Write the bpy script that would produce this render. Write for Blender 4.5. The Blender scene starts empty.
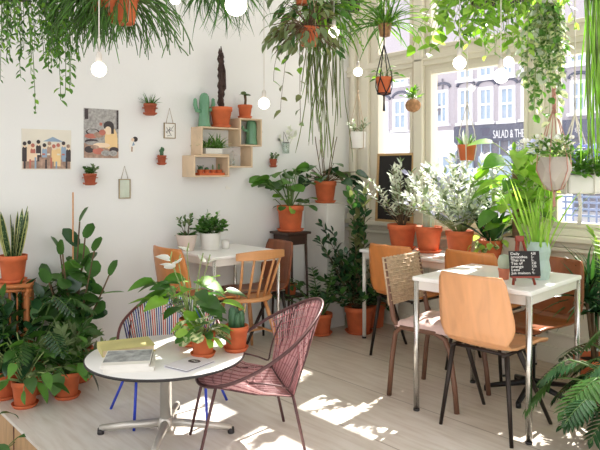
import bpy, math, random
from mathutils import Vector, Matrix
PI = math.pi
SC = bpy.context.scene
COL = SC.collection
V = Vector
rnd = random.Random(11)

# ------------------------------------------------------------------ camera geometry (metres, camera eye above the plywood floor)
FPX, HOR, EYE = 645.0, 170.0, 1.36
YAW = math.radians(49.53)
FW = V((math.cos(YAW), math.sin(YAW), 0)); RT = V((math.sin(YAW), -math.cos(YAW), 0))
YW, XW = 4.34, 4.31            # left wall plane y = YW, window wall plane x = XW
CEIL = 3.75

def WD(x, D, z=0.0):           # a place at depth D under image column x
    l = (x - 300) / FPX * D
    p = FW * D + RT * l
    return V((p.x, p.y, z))
def PD(x, y, D): return WD(x, D, EYE - (y - HOR) * D / FPX)
def G(x, y, z=0.0): return WD(x, FPX * (EYE - z) / (y - HOR), z)
def LW(x, y, off=0.0):
    l = (x - 300) / FPX
    return PD(x, y, (YW - off) / (FW.y + RT.y * l))
def RW(x, y, off=0.0, X=None):
    l = (x - 300) / FPX
    return PD(x, y, ((X or XW) - off) / (FW.x + RT.x * l))
def depth(p): return p.x * FW.x + p.y * FW.y

# ------------------------------------------------------------------ materials
MATS = {}
def _new(name):
    m = bpy.data.materials.new(name); m.use_nodes = True
    nt = m.node_tree; b = nt.nodes['Principled BSDF']
    return m, nt, b
def _noise(nt, scale, detail=3, stretch=None):
    tc = nt.nodes.new('ShaderNodeTexCoord'); mp = nt.nodes.new('ShaderNodeMapping')
    nt.links.new(tc.outputs['Object'], mp.inputs['Vector'])
    if stretch: mp.inputs['Scale'].default_value = stretch
    n = nt.nodes.new('ShaderNodeTexNoise'); n.inputs['Scale'].default_value = scale; n.inputs['Detail'].default_value = detail
    nt.links.new(mp.outputs[0], n.inputs['Vector'])
    return n
def _ramp(nt, src, stops):
    r = nt.nodes.new('ShaderNodeValToRGB'); e = r.color_ramp.elements
    e[0].position, e[0].color = stops[0][0], (*stops[0][1], 1)
    e[1].position, e[1].color = stops[-1][0], (*stops[-1][1], 1)
    for p, c in stops[1:-1]:
        k = e.new(p); k.color = (*c, 1)
    nt.links.new(src, r.inputs[0]); return r
def lin(c): return tuple(((v / 255.0) / 12.92 if v / 255.0 <= .04045 else ((v / 255.0 + .055) / 1.055) ** 2.4) for v in c)
def sc(c, k): return tuple(min(1, v * k) for v in c)
def plain(name, rgb, rough=.5, metal=0, var=.12, nscale=8, bump=0, stretch=None, spec=.5, bscale=None):
    m, nt, b = _new(name); c = lin(rgb)
    n = _noise(nt, nscale, 4, stretch)
    r = _ramp(nt, n.outputs['Fac'], [(.3, sc(c, 1 - var)), (.7, sc(c, 1 + var))])
    nt.links.new(r.outputs[0], b.inputs['Base Color'])
    b.inputs['Roughness'].default_value = rough; b.inputs['Metallic'].default_value = metal
    b.inputs['Specular IOR Level'].default_value = spec
    if bump:
        bn = _noise(nt, bscale or nscale * 4, 4, stretch)
        bp = nt.nodes.new('ShaderNodeBump'); bp.inputs['Strength'].default_value = bump; bp.inputs['Distance'].default_value = .01
        nt.links.new(bn.outputs['Fac'], bp.inputs['Height']); nt.links.new(bp.outputs[0], b.inputs['Normal'])
    MATS[name] = m; return m
def wood(name, rgb, rough=.45, var=.22, stretch=(2, 2, 18), scale=2.2, spec=.5):
    m, nt, b = _new(name); c = lin(rgb)
    n = _noise(nt, scale, 6, stretch); n.inputs['Distortion'].default_value = .6
    r = _ramp(nt, n.outputs['Fac'], [(.25, sc(c, 1 - var)), (.5, c), (.75, sc(c, 1 + var * .7))])
    nt.links.new(r.outputs[0], b.inputs['Base Color']); b.inputs['Roughness'].default_value = rough
    b.inputs['Specular IOR Level'].default_value = spec
    MATS[name] = m; return m
def leafm(name, rgb, rgb2=None, transl=.35, rough=.4, vscale=30, edge=(.45, .6), spec=.4):
    m, nt, b = _new(name); c = lin(rgb)
    n = _noise(nt, vscale if rgb2 else 9, 2)
    if rgb2: r = _ramp(nt, n.outputs['Fac'], [(edge[0], c), (edge[1], lin(rgb2))])
    else: r = _ramp(nt, n.outputs['Fac'], [(.3, sc(c, .72)), (.7, sc(c, 1.25))])
    nt.links.new(r.outputs[0], b.inputs['Base Color']); b.inputs['Roughness'].default_value = rough
    b.inputs['Specular IOR Level'].default_value = spec
    t = nt.nodes.new('ShaderNodeBsdfTranslucent'); mx = nt.nodes.new('ShaderNodeMixShader')
    hs = nt.nodes.new('ShaderNodeHueSaturation'); hs.inputs['Value'].default_value = 1.5; hs.inputs['Saturation'].default_value = 1.1
    nt.links.new(r.outputs[0], hs.inputs['Color']); nt.links.new(hs.outputs[0], t.inputs['Color'])
    mx.inputs[0].default_value = transl
    nt.links.new(b.outputs[0], mx.inputs[1]); nt.links.new(t.outputs[0], mx.inputs[2])
    nt.links.new(mx.outputs[0], nt.nodes['Material Output'].inputs['Surface'])
    MATS[name] = m; return m
def glassm(name, tint=(1, 1, 1), k=.9, rough=.02):
    m, nt, b = _new(name)
    tr = nt.nodes.new('ShaderNodeBsdfTransparent'); tr.inputs[0].default_value = (*tint, 1)
    gl = nt.nodes.new('ShaderNodeBsdfGlossy'); gl.inputs['Roughness'].default_value = rough
    mx = nt.nodes.new('ShaderNodeMixShader'); mx.inputs[0].default_value = 1 - k
    nt.links.new(tr.outputs[0], mx.inputs[1]); nt.links.new(gl.outputs[0], mx.inputs[2])
    nt.links.new(mx.outputs[0], nt.nodes['Material Output'].inputs['Surface'])
    MATS[name] = m; return m
def emit(name, rgb, s):
    m, nt, b = _new(name)
    b.inputs['Base Color'].default_value = (*rgb, 1)
    b.inputs['Emission Color'].default_value = (*rgb, 1); b.inputs['Emission Strength'].default_value = s
    MATS[name] = m; return m
def floorm(name):
    m, nt, b = _new(name)
    tc = nt.nodes.new('ShaderNodeTexCoord'); sx = nt.nodes.new('ShaderNodeSeparateXYZ')
    nt.links.new(tc.outputs['Object'], sx.inputs[0])
    g = _noise(nt, 3.0, 6, (9, 1.1, 1)); g.inputs['Distortion'].default_value = .4
    big = _noise(nt, .9, 3)
    r = _ramp(nt, g.outputs['Fac'], [(.3, lin((220, 211, 200))), (.55, lin((234, 228, 220))), (.75, lin((240, 235, 229)))])
    r2 = _ramp(nt, big.outputs['Fac'], [(.35, (.86, .83, .78)), (.65, (1, 1, 1))])
    mu = nt.nodes.new('ShaderNodeMix'); mu.data_type = 'RGBA'; mu.blend_type = 'MULTIPLY'; mu.inputs[0].default_value = .8
    nt.links.new(r.outputs[0], mu.inputs[6]); nt.links.new(r2.outputs[0], mu.inputs[7])
    def seam(out, off, period, w):
        a = nt.nodes.new('ShaderNodeMath'); a.operation = 'SUBTRACT'; a.inputs[1].default_value = off; nt.links.new(out, a.inputs[0])
        d = nt.nodes.new('ShaderNodeMath'); d.operation = 'PINGPONG'; d.inputs[1].default_value = period / 2; nt.links.new(a.outputs[0], d.inputs[0])
        c = nt.nodes.new('ShaderNodeMath'); c.operation = 'LESS_THAN'; c.inputs[1].default_value = w; nt.links.new(d.outputs[0], c.inputs[0])
        return c
    s1 = seam(sx.outputs[0], 2.40, .52, .0035)
    m2 = nt.nodes.new('ShaderNodeMix'); m2.data_type = 'RGBA'; m2.inputs[7].default_value = (*lin((140, 124, 108)), 1)
    k = nt.nodes.new('ShaderNodeMath'); k.operation = 'MULTIPLY'; k.inputs[1].default_value = .7; nt.links.new(s1.outputs[0], k.inputs[0])
    gt = nt.nodes.new('ShaderNodeMath'); gt.operation = 'GREATER_THAN'; gt.inputs[1].default_value = 2.2; nt.links.new(sx.outputs[0], gt.inputs[0])
    k2 = nt.nodes.new('ShaderNodeMath'); k2.operation = 'MULTIPLY'; nt.links.new(k.outputs[0], k2.inputs[0]); nt.links.new(gt.outputs[0], k2.inputs[1]); k = k2
    nt.links.new(k.outputs[0], m2.inputs[0]); nt.links.new(mu.outputs[2], m2.inputs[6])
    # the floor turns a little browner and more mottled towards the window
    mr = nt.nodes.new('ShaderNodeMapRange'); mr.inputs[1].default_value = 2.5; mr.inputs[2].default_value = 4.2; mr.inputs[4].default_value = .75; nt.links.new(sx.outputs[0], mr.inputs[0])
    pt = _noise(nt, 2.2, 5); rp = _ramp(nt, pt.outputs['Fac'], [(.35, lin((206, 178, 146))), (.65, lin((236, 224, 206)))])
    m3 = nt.nodes.new('ShaderNodeMix'); m3.data_type = 'RGBA'; m3.blend_type = 'MULTIPLY'; nt.links.new(mr.outputs[0], m3.inputs[0]); nt.links.new(m2.outputs[2], m3.inputs[6]); nt.links.new(rp.outputs[0], m3.inputs[7])
    nt.links.new(m3.outputs[2], b.inputs['Base Color']); b.inputs['Roughness'].default_value = .38
    MATS[name] = m; return m

# ------------------------------------------------------------------ mesh builder
class MB:
    def __init__(s): s.v = []; s.f = []; s.m = []; s.s = []
    def add(s, vs, fs, mi=0, smooth=True):
        o = len(s.v); s.v.extend(tuple(v) for v in vs)
        for f in fs: s.f.append(tuple(i + o for i in f)); s.m.append(mi); s.s.append(smooth)
    def box(s, c, d, rot=None, mi=0):
        hx, hy, hz = d[0] / 2, d[1] / 2, d[2] / 2; c = V(c)
        vs = [V((x * hx, y * hy, z * hz)) for z in (-1, 1) for y in (-1, 1) for x in (-1, 1)]
        if rot is not None: vs = [rot @ v for v in vs]
        s.add([v + c for v in vs], [(0, 2, 3, 1), (4, 5, 7, 6), (0, 1, 5, 4), (2, 6, 7, 3), (0, 4, 6, 2), (1, 3, 7, 5)], mi, False)
    def bx(s, x0, x1, y0, y1, z0, z1, mi=0):
        s.box(((x0 + x1) / 2, (y0 + y1) / 2, (z0 + z1) / 2), (x1 - x0, y1 - y0, z1 - z0), None, mi)
    def tube(s, pts, r, seg=6, mi=0, closed=False, caps=True, flat=1.0):
        pts = [V(p) for p in pts]; n = len(pts)
        if n < 2: return
        rs = r if isinstance(r, (list, tuple)) else [r] * n
        vs = []; prev = None
        for i, p in enumerate(pts):
            if closed: t = pts[(i + 1) % n] - pts[i - 1]
            else: t = pts[min(i + 1, n - 1)] - pts[max(i - 1, 0)]
            if t.length < 1e-9: t = V((0, 0, 1))
            t.normalize()
            if prev is None:
                a = V((0, 0, 1)) if abs(t.z) < .9 else V((1, 0, 0)); u = t.cross(a).normalized()
            else:
                u = prev - t * prev.dot(t)
                if u.length < 1e-6: u = t.orthogonal()
                u.normalize()
            w = t.cross(u); prev = u
            for k in range(seg):
                a = 2 * PI * k / seg
                vs.append(p + (u * math.cos(a) + w * math.sin(a) * flat) * rs[i])
        fs = []
        for i in range(n if closed else n - 1):
            j = (i + 1) % n
            for k in range(seg):
                k2 = (k + 1) % seg
                fs.append((i * seg + k, i * seg + k2, j * seg + k2, j * seg + k))
        s.add(vs, fs, mi, True)
        if caps and not closed:
            o = len(s.v) - len(vs)
            s.f.append(tuple(o + k for k in reversed(range(seg)))); s.m.append(mi); s.s.append(False)
            s.f.append(tuple(o + (n - 1) * seg + k for k in range(seg))); s.m.append(mi); s.s.append(False)
    def lathe(s, prof, seg=24, c=(0, 0, 0), mi=0, M=None, sx=1, sy=1, rib=0, nrib=0, smooth=True):
        c = V(c); vs = []; n = len(prof)
        for r, z in prof:
            for k in range(seg):
                a = 2 * PI * k / seg
                rr = r * (1 + rib * math.cos(nrib * a)) if rib else r
                v = V((rr * math.cos(a) * sx, rr * math.sin(a) * sy, z))
                if M is not None: v = M @ v
                vs.append(v + c)
        fs = []
        for i in range(n - 1):
            for k in range(seg):
                k2 = (k + 1) % seg
                fs.append((i * seg + k, i * seg + k2, (i + 1) * seg + k2, (i + 1) * seg + k))
        s.add(vs, fs, mi, smooth)
        o = len(s.v) - len(vs)
        if prof[0][0] > 1e-5: s.f.append(tuple(o + k for k in reversed(range(seg)))); s.m.append(mi); s.s.append(False)
        if prof[-1][0] > 1e-5: s.f.append(tuple(o + (n - 1) * seg + k for k in range(seg))); s.m.append(mi); s.s.append(False)
    def ball(s, c, r, seg=12, rings=8, mi=0, sz=1.0, M=None):
        s.lathe([(max(r * math.sin(PI * i / rings), 1e-6), -r * sz * math.cos(PI * i / rings)) for i in range(rings + 1)], seg, c, mi, M)
    def poly(s, pts, mi=0): s.add(pts, [tuple(range(len(pts)))], mi, False)
    def prism(s, pts, h, mi=0):            # pts: ring of 3-D points, h: vector
        n = len(pts); h = V(h); a = [V(p) for p in pts]; vs = a + [p + h for p in a]
        fs = [tuple(reversed(range(n))), tuple(range(n, 2 * n))] + [(i, (i + 1) % n, n + (i + 1) % n, n + i) for i in range(n)]
        s.add(vs, fs, mi, False)
    def leaf(s, base, d, L, W, up=None, shape='oval', bend=.4, fold=.2, n=4, mi=0):
        d = V(d).normalized()
        up = V(up) if up is not None else V((U(-ROLL, ROLL), U(-ROLL, ROLL), 1))
        side = d.cross(up)
        if side.length < .05: side = d.cross(V((math.cos(L * 997), math.sin(L * 997), 0)))
        side.normalize(); nr = side.cross(d)
        p = V(base); vs = []; pr = PROF[shape]
        for i in range(n + 1):
            t = i / n; a = -bend * t
            w = W / 2 * pr(t)
            dd = d * math.cos(a) + nr * math.sin(a); nn = nr * math.cos(a) - d * math.sin(a)
            vs += [p + side * w + nn * (fold * w), p, p - side * w + nn * (fold * w)]
            p = p + dd * (L / n)
        fs = []
        for i in range(n):
            o = i * 3
            fs += [(o, o + 1, o + 4, o + 3), (o + 1, o + 2, o + 5, o + 4)]
        s.add(vs, fs, mi, True)
    def build(s, name, mats, parent=None, bevel=0, solid=0, subsurf=0):
        me = bpy.data.meshes.new(name); me.from_pydata(s.v, [], s.f); me.update()
        if not isinstance(mats, (list, tuple)): mats = [mats]
        for m in mats: me.materials.append(MATS[m])
        me.polygons.foreach_set('material_index', s.m); me.polygons.foreach_set('use_smooth', s.s)
        o = bpy.data.objects.new(name, me); COL.objects.link(o)
        if parent is not None: o.parent = parent
        if solid:
            md = o.modifiers.new('solid', 'SOLIDIFY'); md.thickness = solid; md.offset = 0
        if subsurf:
            md = o.modifiers.new('sub', 'SUBSURF'); md.levels = subsurf; md.render_levels = subsurf
        if bevel:
            md = o.modifiers.new('bevel', 'BEVEL'); md.width = bevel; md.segments = 2; md.limit_method = 'ANGLE'
        return o
ROLL = .7
def interp(tab):
    def f(t):
        for (a, u), (b, w) in zip(tab, tab[1:]):
            if t <= b: return u + (w - u) * (t - a) / (b - a)
        return tab[-1][1]
    return f
PROF = {'oval': lambda t: max(.04, math.sin(PI * min(1, t)) ** .7) if t < 1 else .02,
        'lance': interp([(0, .15), (.25, .9), (.45, 1), (.75, .6), (1, .02)]),
        'heart': interp([(0, .55), (.12, .92), (.3, 1), (.6, .72), (.85, .3), (1, .02)]),
        'strap': interp([(0, .7), (.3, 1), (.7, .85), (.9, .5), (1, .05)]),
        'spike': interp([(0, 1), (.5, .8), (1, .03)]),
        'round': interp([(0, .4), (.2, .85), (.5, 1), (.8, .8), (.93, .5), (1, .1)])}

# ------------------------------------------------------------------ things, parts, copies
def thing(name, label, cat, loc=(0, 0, 0), rz=0, group=None):
    o = bpy.data.objects.new(name, None); COL.objects.link(o); o.empty_display_size = .05
    o.location = loc; o.rotation_euler = (0, 0, rz)
    o['label'] = label; o['category'] = cat
    if group: o['group'] = group
    return o
def tag(o, label, cat, group=None, loc=None, rz=None):
    o['label'] = label; o['category'] = cat
    if group: o['group'] = group
    if loc is not None: o.location = loc
    if rz is not None: o.rotation_euler = (0, 0, rz)
    return o
def struct(o): o['kind'] = 'structure'; return o
def dup(root, label, loc, rz=0, group=None):
    r = root.copy(); COL.objects.link(r); r.location = loc; r.rotation_euler = (0, 0, rz); r['label'] = label
    if group: r['group'] = group
    for ch in [c for c in COL.objects if c.parent == root]:
        c = ch.copy(); COL.objects.link(c); c.parent = r
        for g in [k for k in COL.objects if k.parent == ch]:
            d = g.copy(); COL.objects.link(d); d.parent = c
    return r
def text(name, s, size, mat, parent, loc, rot=(PI / 2, 0, 0), sx=1.0, ext=.001, align='LEFT'):
    cu = bpy.data.curves.new(name, 'FONT'); cu.body = s; cu.size = size; cu.extrude = ext; cu.align_x = align
    tmp = bpy.data.objects.new(name, cu); COL.objects.link(tmp)
    bpy.context.view_layer.update()
    me = bpy.data.meshes.new_from_object(tmp.evaluated_get(bpy.context.evaluated_depsgraph_get()))
    bpy.data.objects.remove(tmp)
    me.materials.clear(); me.materials.append(MATS[mat])
    o = bpy.data.objects.new(name, me); COL.objects.link(o); o.parent = parent; o.location = loc; o.rotation_euler = rot; o.scale = (sx, 1, 1)
    return o

# ------------------------------------------------------------------ plant growth
def U(a, b): return rnd.uniform(a, b)
def dirv(az, el): return V((math.cos(az) * math.cos(el), math.sin(az) * math.cos(el), math.sin(el)))
def arc(p, d, L, g=.5, n=6, wig=0):
    p = V(p); d = V(d).normalized(); out = [p.copy()]
    for i in range(n):
        d = d + V((U(-wig, wig), U(-wig, wig), -g / n + U(-wig, wig) * .5)); d.normalize()
        p = p + d * (L / n); out.append(p.copy())
    return out
def along(pts, t):
    k = t * (len(pts) - 1); i = min(int(k), len(pts) - 2); f = k - i
    return pts[i].lerp(pts[i + 1], f), (pts[i + 1] - pts[i]).normalized()
def bush(LM, SM, o, n, h, nl, ll, lw, shape='oval', el=(55, 88), g=.4, start=.25, r0=.004, mis=(0,), base=.02, bend=.5, out=.7, az=None, jit=.25, wig=.08):
    for i in range(n):
        a = (2 * PI * i / n + U(-.5, .5)) if az is None else U(*az)
        b = V(o) + V((math.cos(a), math.sin(a), 0)) * base * U(.2, 1)
        pts = arc(b, dirv(a, math.radians(U(*el))), h * U(.75, 1.05), g, 6, wig)
        SM.tube(pts, [r0 * (1 - .6 * k / 6) for k in range(7)], 5)
        for j in range(nl):
            t = start + (1 - start) * (j + U(0, .6)) / nl
            p, tg = along(pts, min(t, 1)); aa = j * 2.4 + U(-.4, .4) + a
            d = tg * (.35 + .5 * t) + dirv(aa, U(-.1, .5)) * out
            k = U(1 - jit, 1 + jit)
            LM.leaf(p, d, ll * k, lw * k, None, shape, bend * U(.5, 1.4), .2, 4, rnd.choice(mis))
        p, tg = along(pts, 1)
        LM.leaf(p, tg + V((U(-.3, .3), U(-.3, .3), 0)), ll * .8, lw * .8, None, shape, bend, .2, 4, rnd.choice(mis))
def petiole(LM, SM, o, n, L, ll, lw, shape='heart', el=(35, 85), g=.7, mis=(0,), r0=.003, bend=.5, droop=.5, base=.02, az=None, jit=.25):
    for i in range(n):
        a = (i * 2.39996 + U(-.3, .3)) if az is None else U(*az)
        pts = arc(V(o) + V((math.cos(a), math.sin(a), 0)) * base * U(0, 1), dirv(a, math.radians(U(*el))), L * U(.55, 1.05), g, 6, .04)
        SM.tube(pts, r0, 4)
        k = U(1 - jit, 1 + jit); tg = (pts[-1] - pts[-2]).normalized()
        d = V((math.cos(a), math.sin(a), 0)) * .8 + tg * .4 + V((0, 0, -droop * U(.2, 1.4)))
        LM.leaf(pts[-1], d, ll * k, lw * k, None, shape, bend * U(.4, 1.4), .18, 5, rnd.choice(mis))
def rosette(LM, o, n, L, W, el=(20, 85), shape='strap', bend=1.0, mis=(0,), base=.015, fold=.3, ns=6, jit=.25, az=None):
    for i in range(n):
        a = (i * 2.39996 + U(-.3, .3)) if az is None else U(*az)
        e = math.radians(el[0] + (el[1] - el[0]) * ((i + .5) / n) * U(.85, 1.1))
        LM.leaf(V(o) + V((math.cos(a), math.sin(a), 0)) * base, dirv(a, min(e, 1.54)), L * U(1 - jit, 1 + jit * .5), W * U(.8, 1.1), None, shape, bend * U(.5, 1.3), fold, ns, rnd.choice(mis))
def vine(LM, SM, p, d, L, step, ll, lw, shape='oval', mis=(0,), r0=.0015, fall=2.2, wig=.12, hang=.5):
    n = max(4, int(L / .05)); pts = arc(p, d, L, fall * min(1.5, n / 8), n, wig)
    # once it points down it keeps hanging
    SM.tube(pts, r0, 4)
    m = int(L / step)
    for j in range(1, m + 1):
        q, tg = along(pts, j / (m + .01)); a = U(0, 2 * PI)
        dd = V((math.cos(a), math.sin(a), -hang * U(.3, 1.6)))
        k = U(.7, 1.2)
        LM.leaf(q, dd, ll * k, lw * k, None, shape, U(.2, .9), .2, 3, rnd.choice(mis))
def strand(SM, p, L, r0, wig=.05, n=None, d=None, mi=0):
    n = n or max(5, int(L / .06)); pts = arc(p, d or V((U(-.3, .3), U(-.3, .3), -1)), L, 1.2, n, wig)
    SM.tube(pts, [r0] * n + [r0 * .4], 4, mi); return pts

def pot(par, rt, rb, h, z0=0, saucer=True, mat='terracotta', soil=True, rim=.22):
    b = MB(); rh = h * rim; k = .93
    if saucer:
        s = MB(); s.lathe([(rb * 1.1, z0), (rb * 1.34, z0 + .022), (rb * 1.28, z0 + .022), (rb * 1.08, z0 + .008)], 28); s.build('saucer', mat, par); z0 += .008
    b.lathe([(rb * .96, z0), (rb, z0 + .004), (rt * k, z0 + h - rh), (rt, z0 + h - rh + .002), (rt * 1.02, z0 + h - .004), (rt * 1.0, z0 + h), (rt * .9, z0 + h),
             (rt * .86, z0 + h * .82), (1e-4, z0 + h * .82)] if rim else
            [(rb * .96, z0), (rb, z0 + .004), (rt, z0 + h - .003), (rt * .98, z0 + h), (rt * .91, z0 + h), (rt * .87, z0 + h * .85), (1e-4, z0 + h * .85)], 28)
    b.build('pot', mat, par)
    if soil:
        q = MB(); q.lathe([(rt * .875, z0 + h * .84), (rt * .5, z0 + h * .9), (1e-4, z0 + h * .91)], 20); q.build('soil', 'soil', par)
    return z0 + h * .88
def keep_inside(par, mb, gap=.012):      # leaves that reach a wall flatten against it
    ox, oy = par.location.x, par.location.y
    mb.v = [(min(x, XW - .03 - gap - ox) if ox < XW else x, min(y, YW - gap - oy), z) for x, y, z in mb.v]
def foliage(par, L, S, lm, sm='stem', lname='foliage', sname='stem'):
    if par.rotation_euler.z == 0:
        for q in (L, S):
            if q is not None: keep_inside(par, q)
    if L is not None and L.v: L.build(lname, lm, par)
    if S is not None and S.v: S.build(sname, sm, par)
# ------------------------------------------------------------------ material library
plain('plaster', (235, 234, 231), .85, var=.02, nscale=1.5, bump=.08, bscale=60)
plain('cream_paint', (226, 219, 200), .5, var=.03, nscale=3)
plain('ceiling_paint', (236, 235, 232), .9, var=.02)
plain('white_box', (226, 222, 214), .6, var=.03)
floorm('ply_floor')
plain('ground_mat', (150, 140, 128), .8, var=.1, nscale=4)
wood('ply_edge', (196, 158, 116), .6, .18, (3, 12, 3))
plain('terracotta', (205, 104, 60), .75, var=.13, nscale=14, bump=.05)
plain('terracotta_dark', (168, 84, 54), .7, var=.15, nscale=14)
plain('terracotta_pink', (208, 126, 98), .8, var=.12, nscale=14)
plain('soil', (52, 38, 28), 1, var=.35, nscale=60, bump=.5)
plain('white_pot', (226, 222, 214), .45, var=.05)
plain('pink_pot', (214, 196, 184), .6, var=.05)
plain('concrete_pot', (176, 160, 146), .85, var=.1, nscale=12, bump=.1)
plain('dark_pot', (62, 56, 52), .6, var=.1)
plain('coco', (186, 138, 98), 1, var=.3, nscale=50, bump=.8)
plain('grey_planter', (190, 178, 168), .7, var=.06)
plain('ceramic_green', (104, 152, 118), .25, var=.06)
plain('vase_green', (168, 190, 178), .3, var=.05)
plain('laminate', (240, 238, 234), .28, var=.015)
plain('dark_edge', (40, 36, 36), .5, var=.1)
plain('chrome', (205, 203, 198), .22, 1.0, var=.05)
plain('white_metal', (226, 222, 214), .35, .2, var=.03)
plain('brushed', (206, 200, 190), .35, .55, var=.05)
plain('dark_steel', (52, 44, 40), .4, .6, var=.15)
plain('black_metal', (26, 25, 26), .4, .3, var=.15)
plain('brown_leg', (112, 78, 60), .45, .1, var=.15)
plain('mauve_metal', (84, 54, 54), .4, .3, var=.1)
plain('mauve_cord', (196, 150, 150), .6, var=.12, nscale=30)
plain('mauve_cord_dark', (150, 92, 96), .6, var=.12, nscale=30)
plain('blue_metal', (44, 70, 190), .4, .1, var=.08)
plain('blue_cord', (46, 62, 170), .5, var=.1)
plain('navy_cord', (34, 38, 92), .5, var=.1)
plain('red_cord', (196, 66, 48), .5, var=.1)
plain('white_cord', (226, 226, 226), .5, var=.05)
plain('maroon_metal', (92, 44, 44), .4, .2, var=.1)
wood('ply_orange', (222, 162, 114), .32, .14, (14, 14, 1.5), 1.5)
wood('ply_amber', (204, 130, 70), .35, .16, (14, 14, 1.5), 1.5)
wood('ply_brown', (140, 80, 44), .3, .25, (14, 14, 1.5), 1.5)
wood('ply_dark', (136, 78, 48), .35, .3, (14, 14, 1.5), 1.5)
wood('spindle_wood', (206, 148, 96), .4, .12)
wood('dark_stand', (62, 42, 32), .5, .2)
wood('shelf_wood', (216, 190, 158), .55, .1, (2, 2, 2), 5)
wood('shelf_inner', (178, 142, 106), .6, .14, (3, 3, 3), 5)
wood('cane', (186, 112, 60), .5, .2, (6, 6, 2), 6)
wood('frame_wood', (196, 158, 108), .5, .15)
wood('easel_wood', (140, 54, 34), .4, .2)
wood('post_wood', (118, 92, 66), .9, .3)
plain('wicker', (196, 170, 140), .8, var=.2, nscale=40, bump=.6)
plain('cushion_cloth', (222, 192, 184), .9, var=.14, nscale=9, bump=.4)
plain('chalkboard', (36, 33, 32), .8, var=.12)
plain('chalk', (240, 238, 232), 1, var=.03)
plain('booklet_paper', (222, 218, 224), .6, var=.03)
plain('paper_white', (238, 235, 228), .7, var=.02)
plain('paper_cream', (230, 223, 208), .7, var=.05, nscale=4)
plain('paper_grey', (170, 166, 162), .8, var=.3, nscale=60)
plain('print_dark', (72, 64, 66), .8, var=.2)
plain('print_red', (192, 118, 102), .8, var=.15)
plain('print_skin', (240, 214, 184), .8, var=.05)
plain('print_yellow', (238, 204, 150), .8, var=.06)
plain('print_blue', (150, 170, 190), .8, var=.1)
plain('print_brown', (176, 146, 128), .8, var=.3, nscale=40)
plain('book_green', (206, 196, 132), .7, var=.14, nscale=7)
plain('book_pages', (222, 202, 166), .9, var=.12, nscale=60, stretch=(1, 1, 30))
plain('book_cover_grey', (158, 160, 160), .6, var=.5, nscale=26)
plain('book_white', (236, 232, 224), .5, var=.03)
plain('cord_white', (222, 216, 206), .8, var=.05)
plain('cord_pink', (196, 144, 130), .8, var=.12, nscale=60)
plain('cord_black', (34, 30, 30), .8, var=.1)
plain('cord_tan', (184, 160, 132), .9, var=.12)
plain('socket', (206, 198, 188), .5, var=.05)
emit('bulb_glow', (1.0, .93, .80), 5.0)
glassm('window_glass', (1, 1, 1), .96)
glassm('jar_glass', (.9, .95, .93), .8)
plain('mirror_glass', (206, 212, 204), .15, .4, var=.06, nscale=20)
plain('brass', (150, 130, 100), .4, .7)
# plants
plain('stem', (92, 120, 58), .6, var=.15)
plain('stem_brown', (104, 82, 58), .8, var=.2)
plain('stem_pale', (150, 166, 104), .6, var=.1)
leafm('leaf_dark', (66, 104, 48), transl=.22, rough=.3)
leafm('leaf_deep', (44, 78, 46), transl=.14, rough=.24, spec=.6)
leafm('leaf_mid', (92, 138, 58), transl=.3)
leafm('leaf_fresh', (122, 166, 62), transl=.4)
leafm('leaf_lime', (160, 196, 92), transl=.5)
leafm('leaf_grey', (122, 140, 96), transl=.25)
leafm('leaf_olive', (118, 126, 78), transl=.3)
leafm('leaf_silver', (196, 204, 186), transl=.35)
leafm('leaf_pale', (216, 220, 204), transl=.45)
leafm('leaf_lilac', (196, 196, 216), transl=.4)
leafm('leaf_varieg', (88, 130, 60), (226, 228, 184), .35, vscale=28)
leafm('leaf_snake', (52, 80, 48), (124, 146, 92), .12, vscale=70, edge=(.52, .62))
leafm('leaf_snake_edge', (196, 196, 128), transl=.15)
leafm('petal_white', (244, 240, 232), transl=.4)
leafm('petal_lilac', (206, 208, 232), transl=.4)
leafm('petal_blue', (168, 172, 216), transl=.4)
leafm('petal_pink', (222, 190, 196), transl=.4)
leafm('rhip_green', (82, 112, 56), transl=.1)
leafm('rhip_light', (120, 146, 74), transl=.2)
plain('cactus_green', (62, 100, 66), .5, var=.2, nscale=20)
plain('cactus_dark', (70, 50, 44), .8, var=.35, nscale=30, bump=.5)
# street
plain('brick_lilac', (184, 177, 184), .9, var=.07, nscale=20)
plain('facade_white', (240, 240, 244), .7, var=.02)
plain('pane_blue', (164, 182, 202), .2, var=.08, nscale=2)
plain('fascia', (92, 94, 112), .6, var=.06)
plain('shop_dark', (120, 118, 130), .5, var=.15, nscale=3)
plain('street_mat', (190, 188, 192), .9, var=.05)
plain('fence_metal', (104, 118, 152), .5, .2, var=.1)
# ================================================================== SETTING
b = MB(); b.bx(1.08, 4.5, -3.0, YW + .1, -.02, 0); fl = struct(b.build('floor', 'ply_floor'))
b = MB(); b.bx(1.083, 1.10, -3.0, YW, -.34, -.02)
for k in range(8): b.bx(1.078, 1.084, 3.64 - k * .62 - .004, 3.64 - k * .62 + .004, -.34, -.02, 1)
struct(b.build('trim_1', ['ply_edge', 'brown_leg']))
b = MB(); b.bx(-3.0, 1.10, -3.0, YW + .1, -.36, -.34); struct(b.build('floor_lower', 'ground_mat'))
b = MB(); b.bx(-3.0, XW + .12, YW, YW + .12, -.36, CEIL); struct(b.build('wall_left', 'plaster'))
b = MB(); b.bx(-3.0, XW + .12, -3.0, YW + .12, CEIL, CEIL + .1); struct(b.build('ceiling', 'ceiling_paint'))
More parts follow.
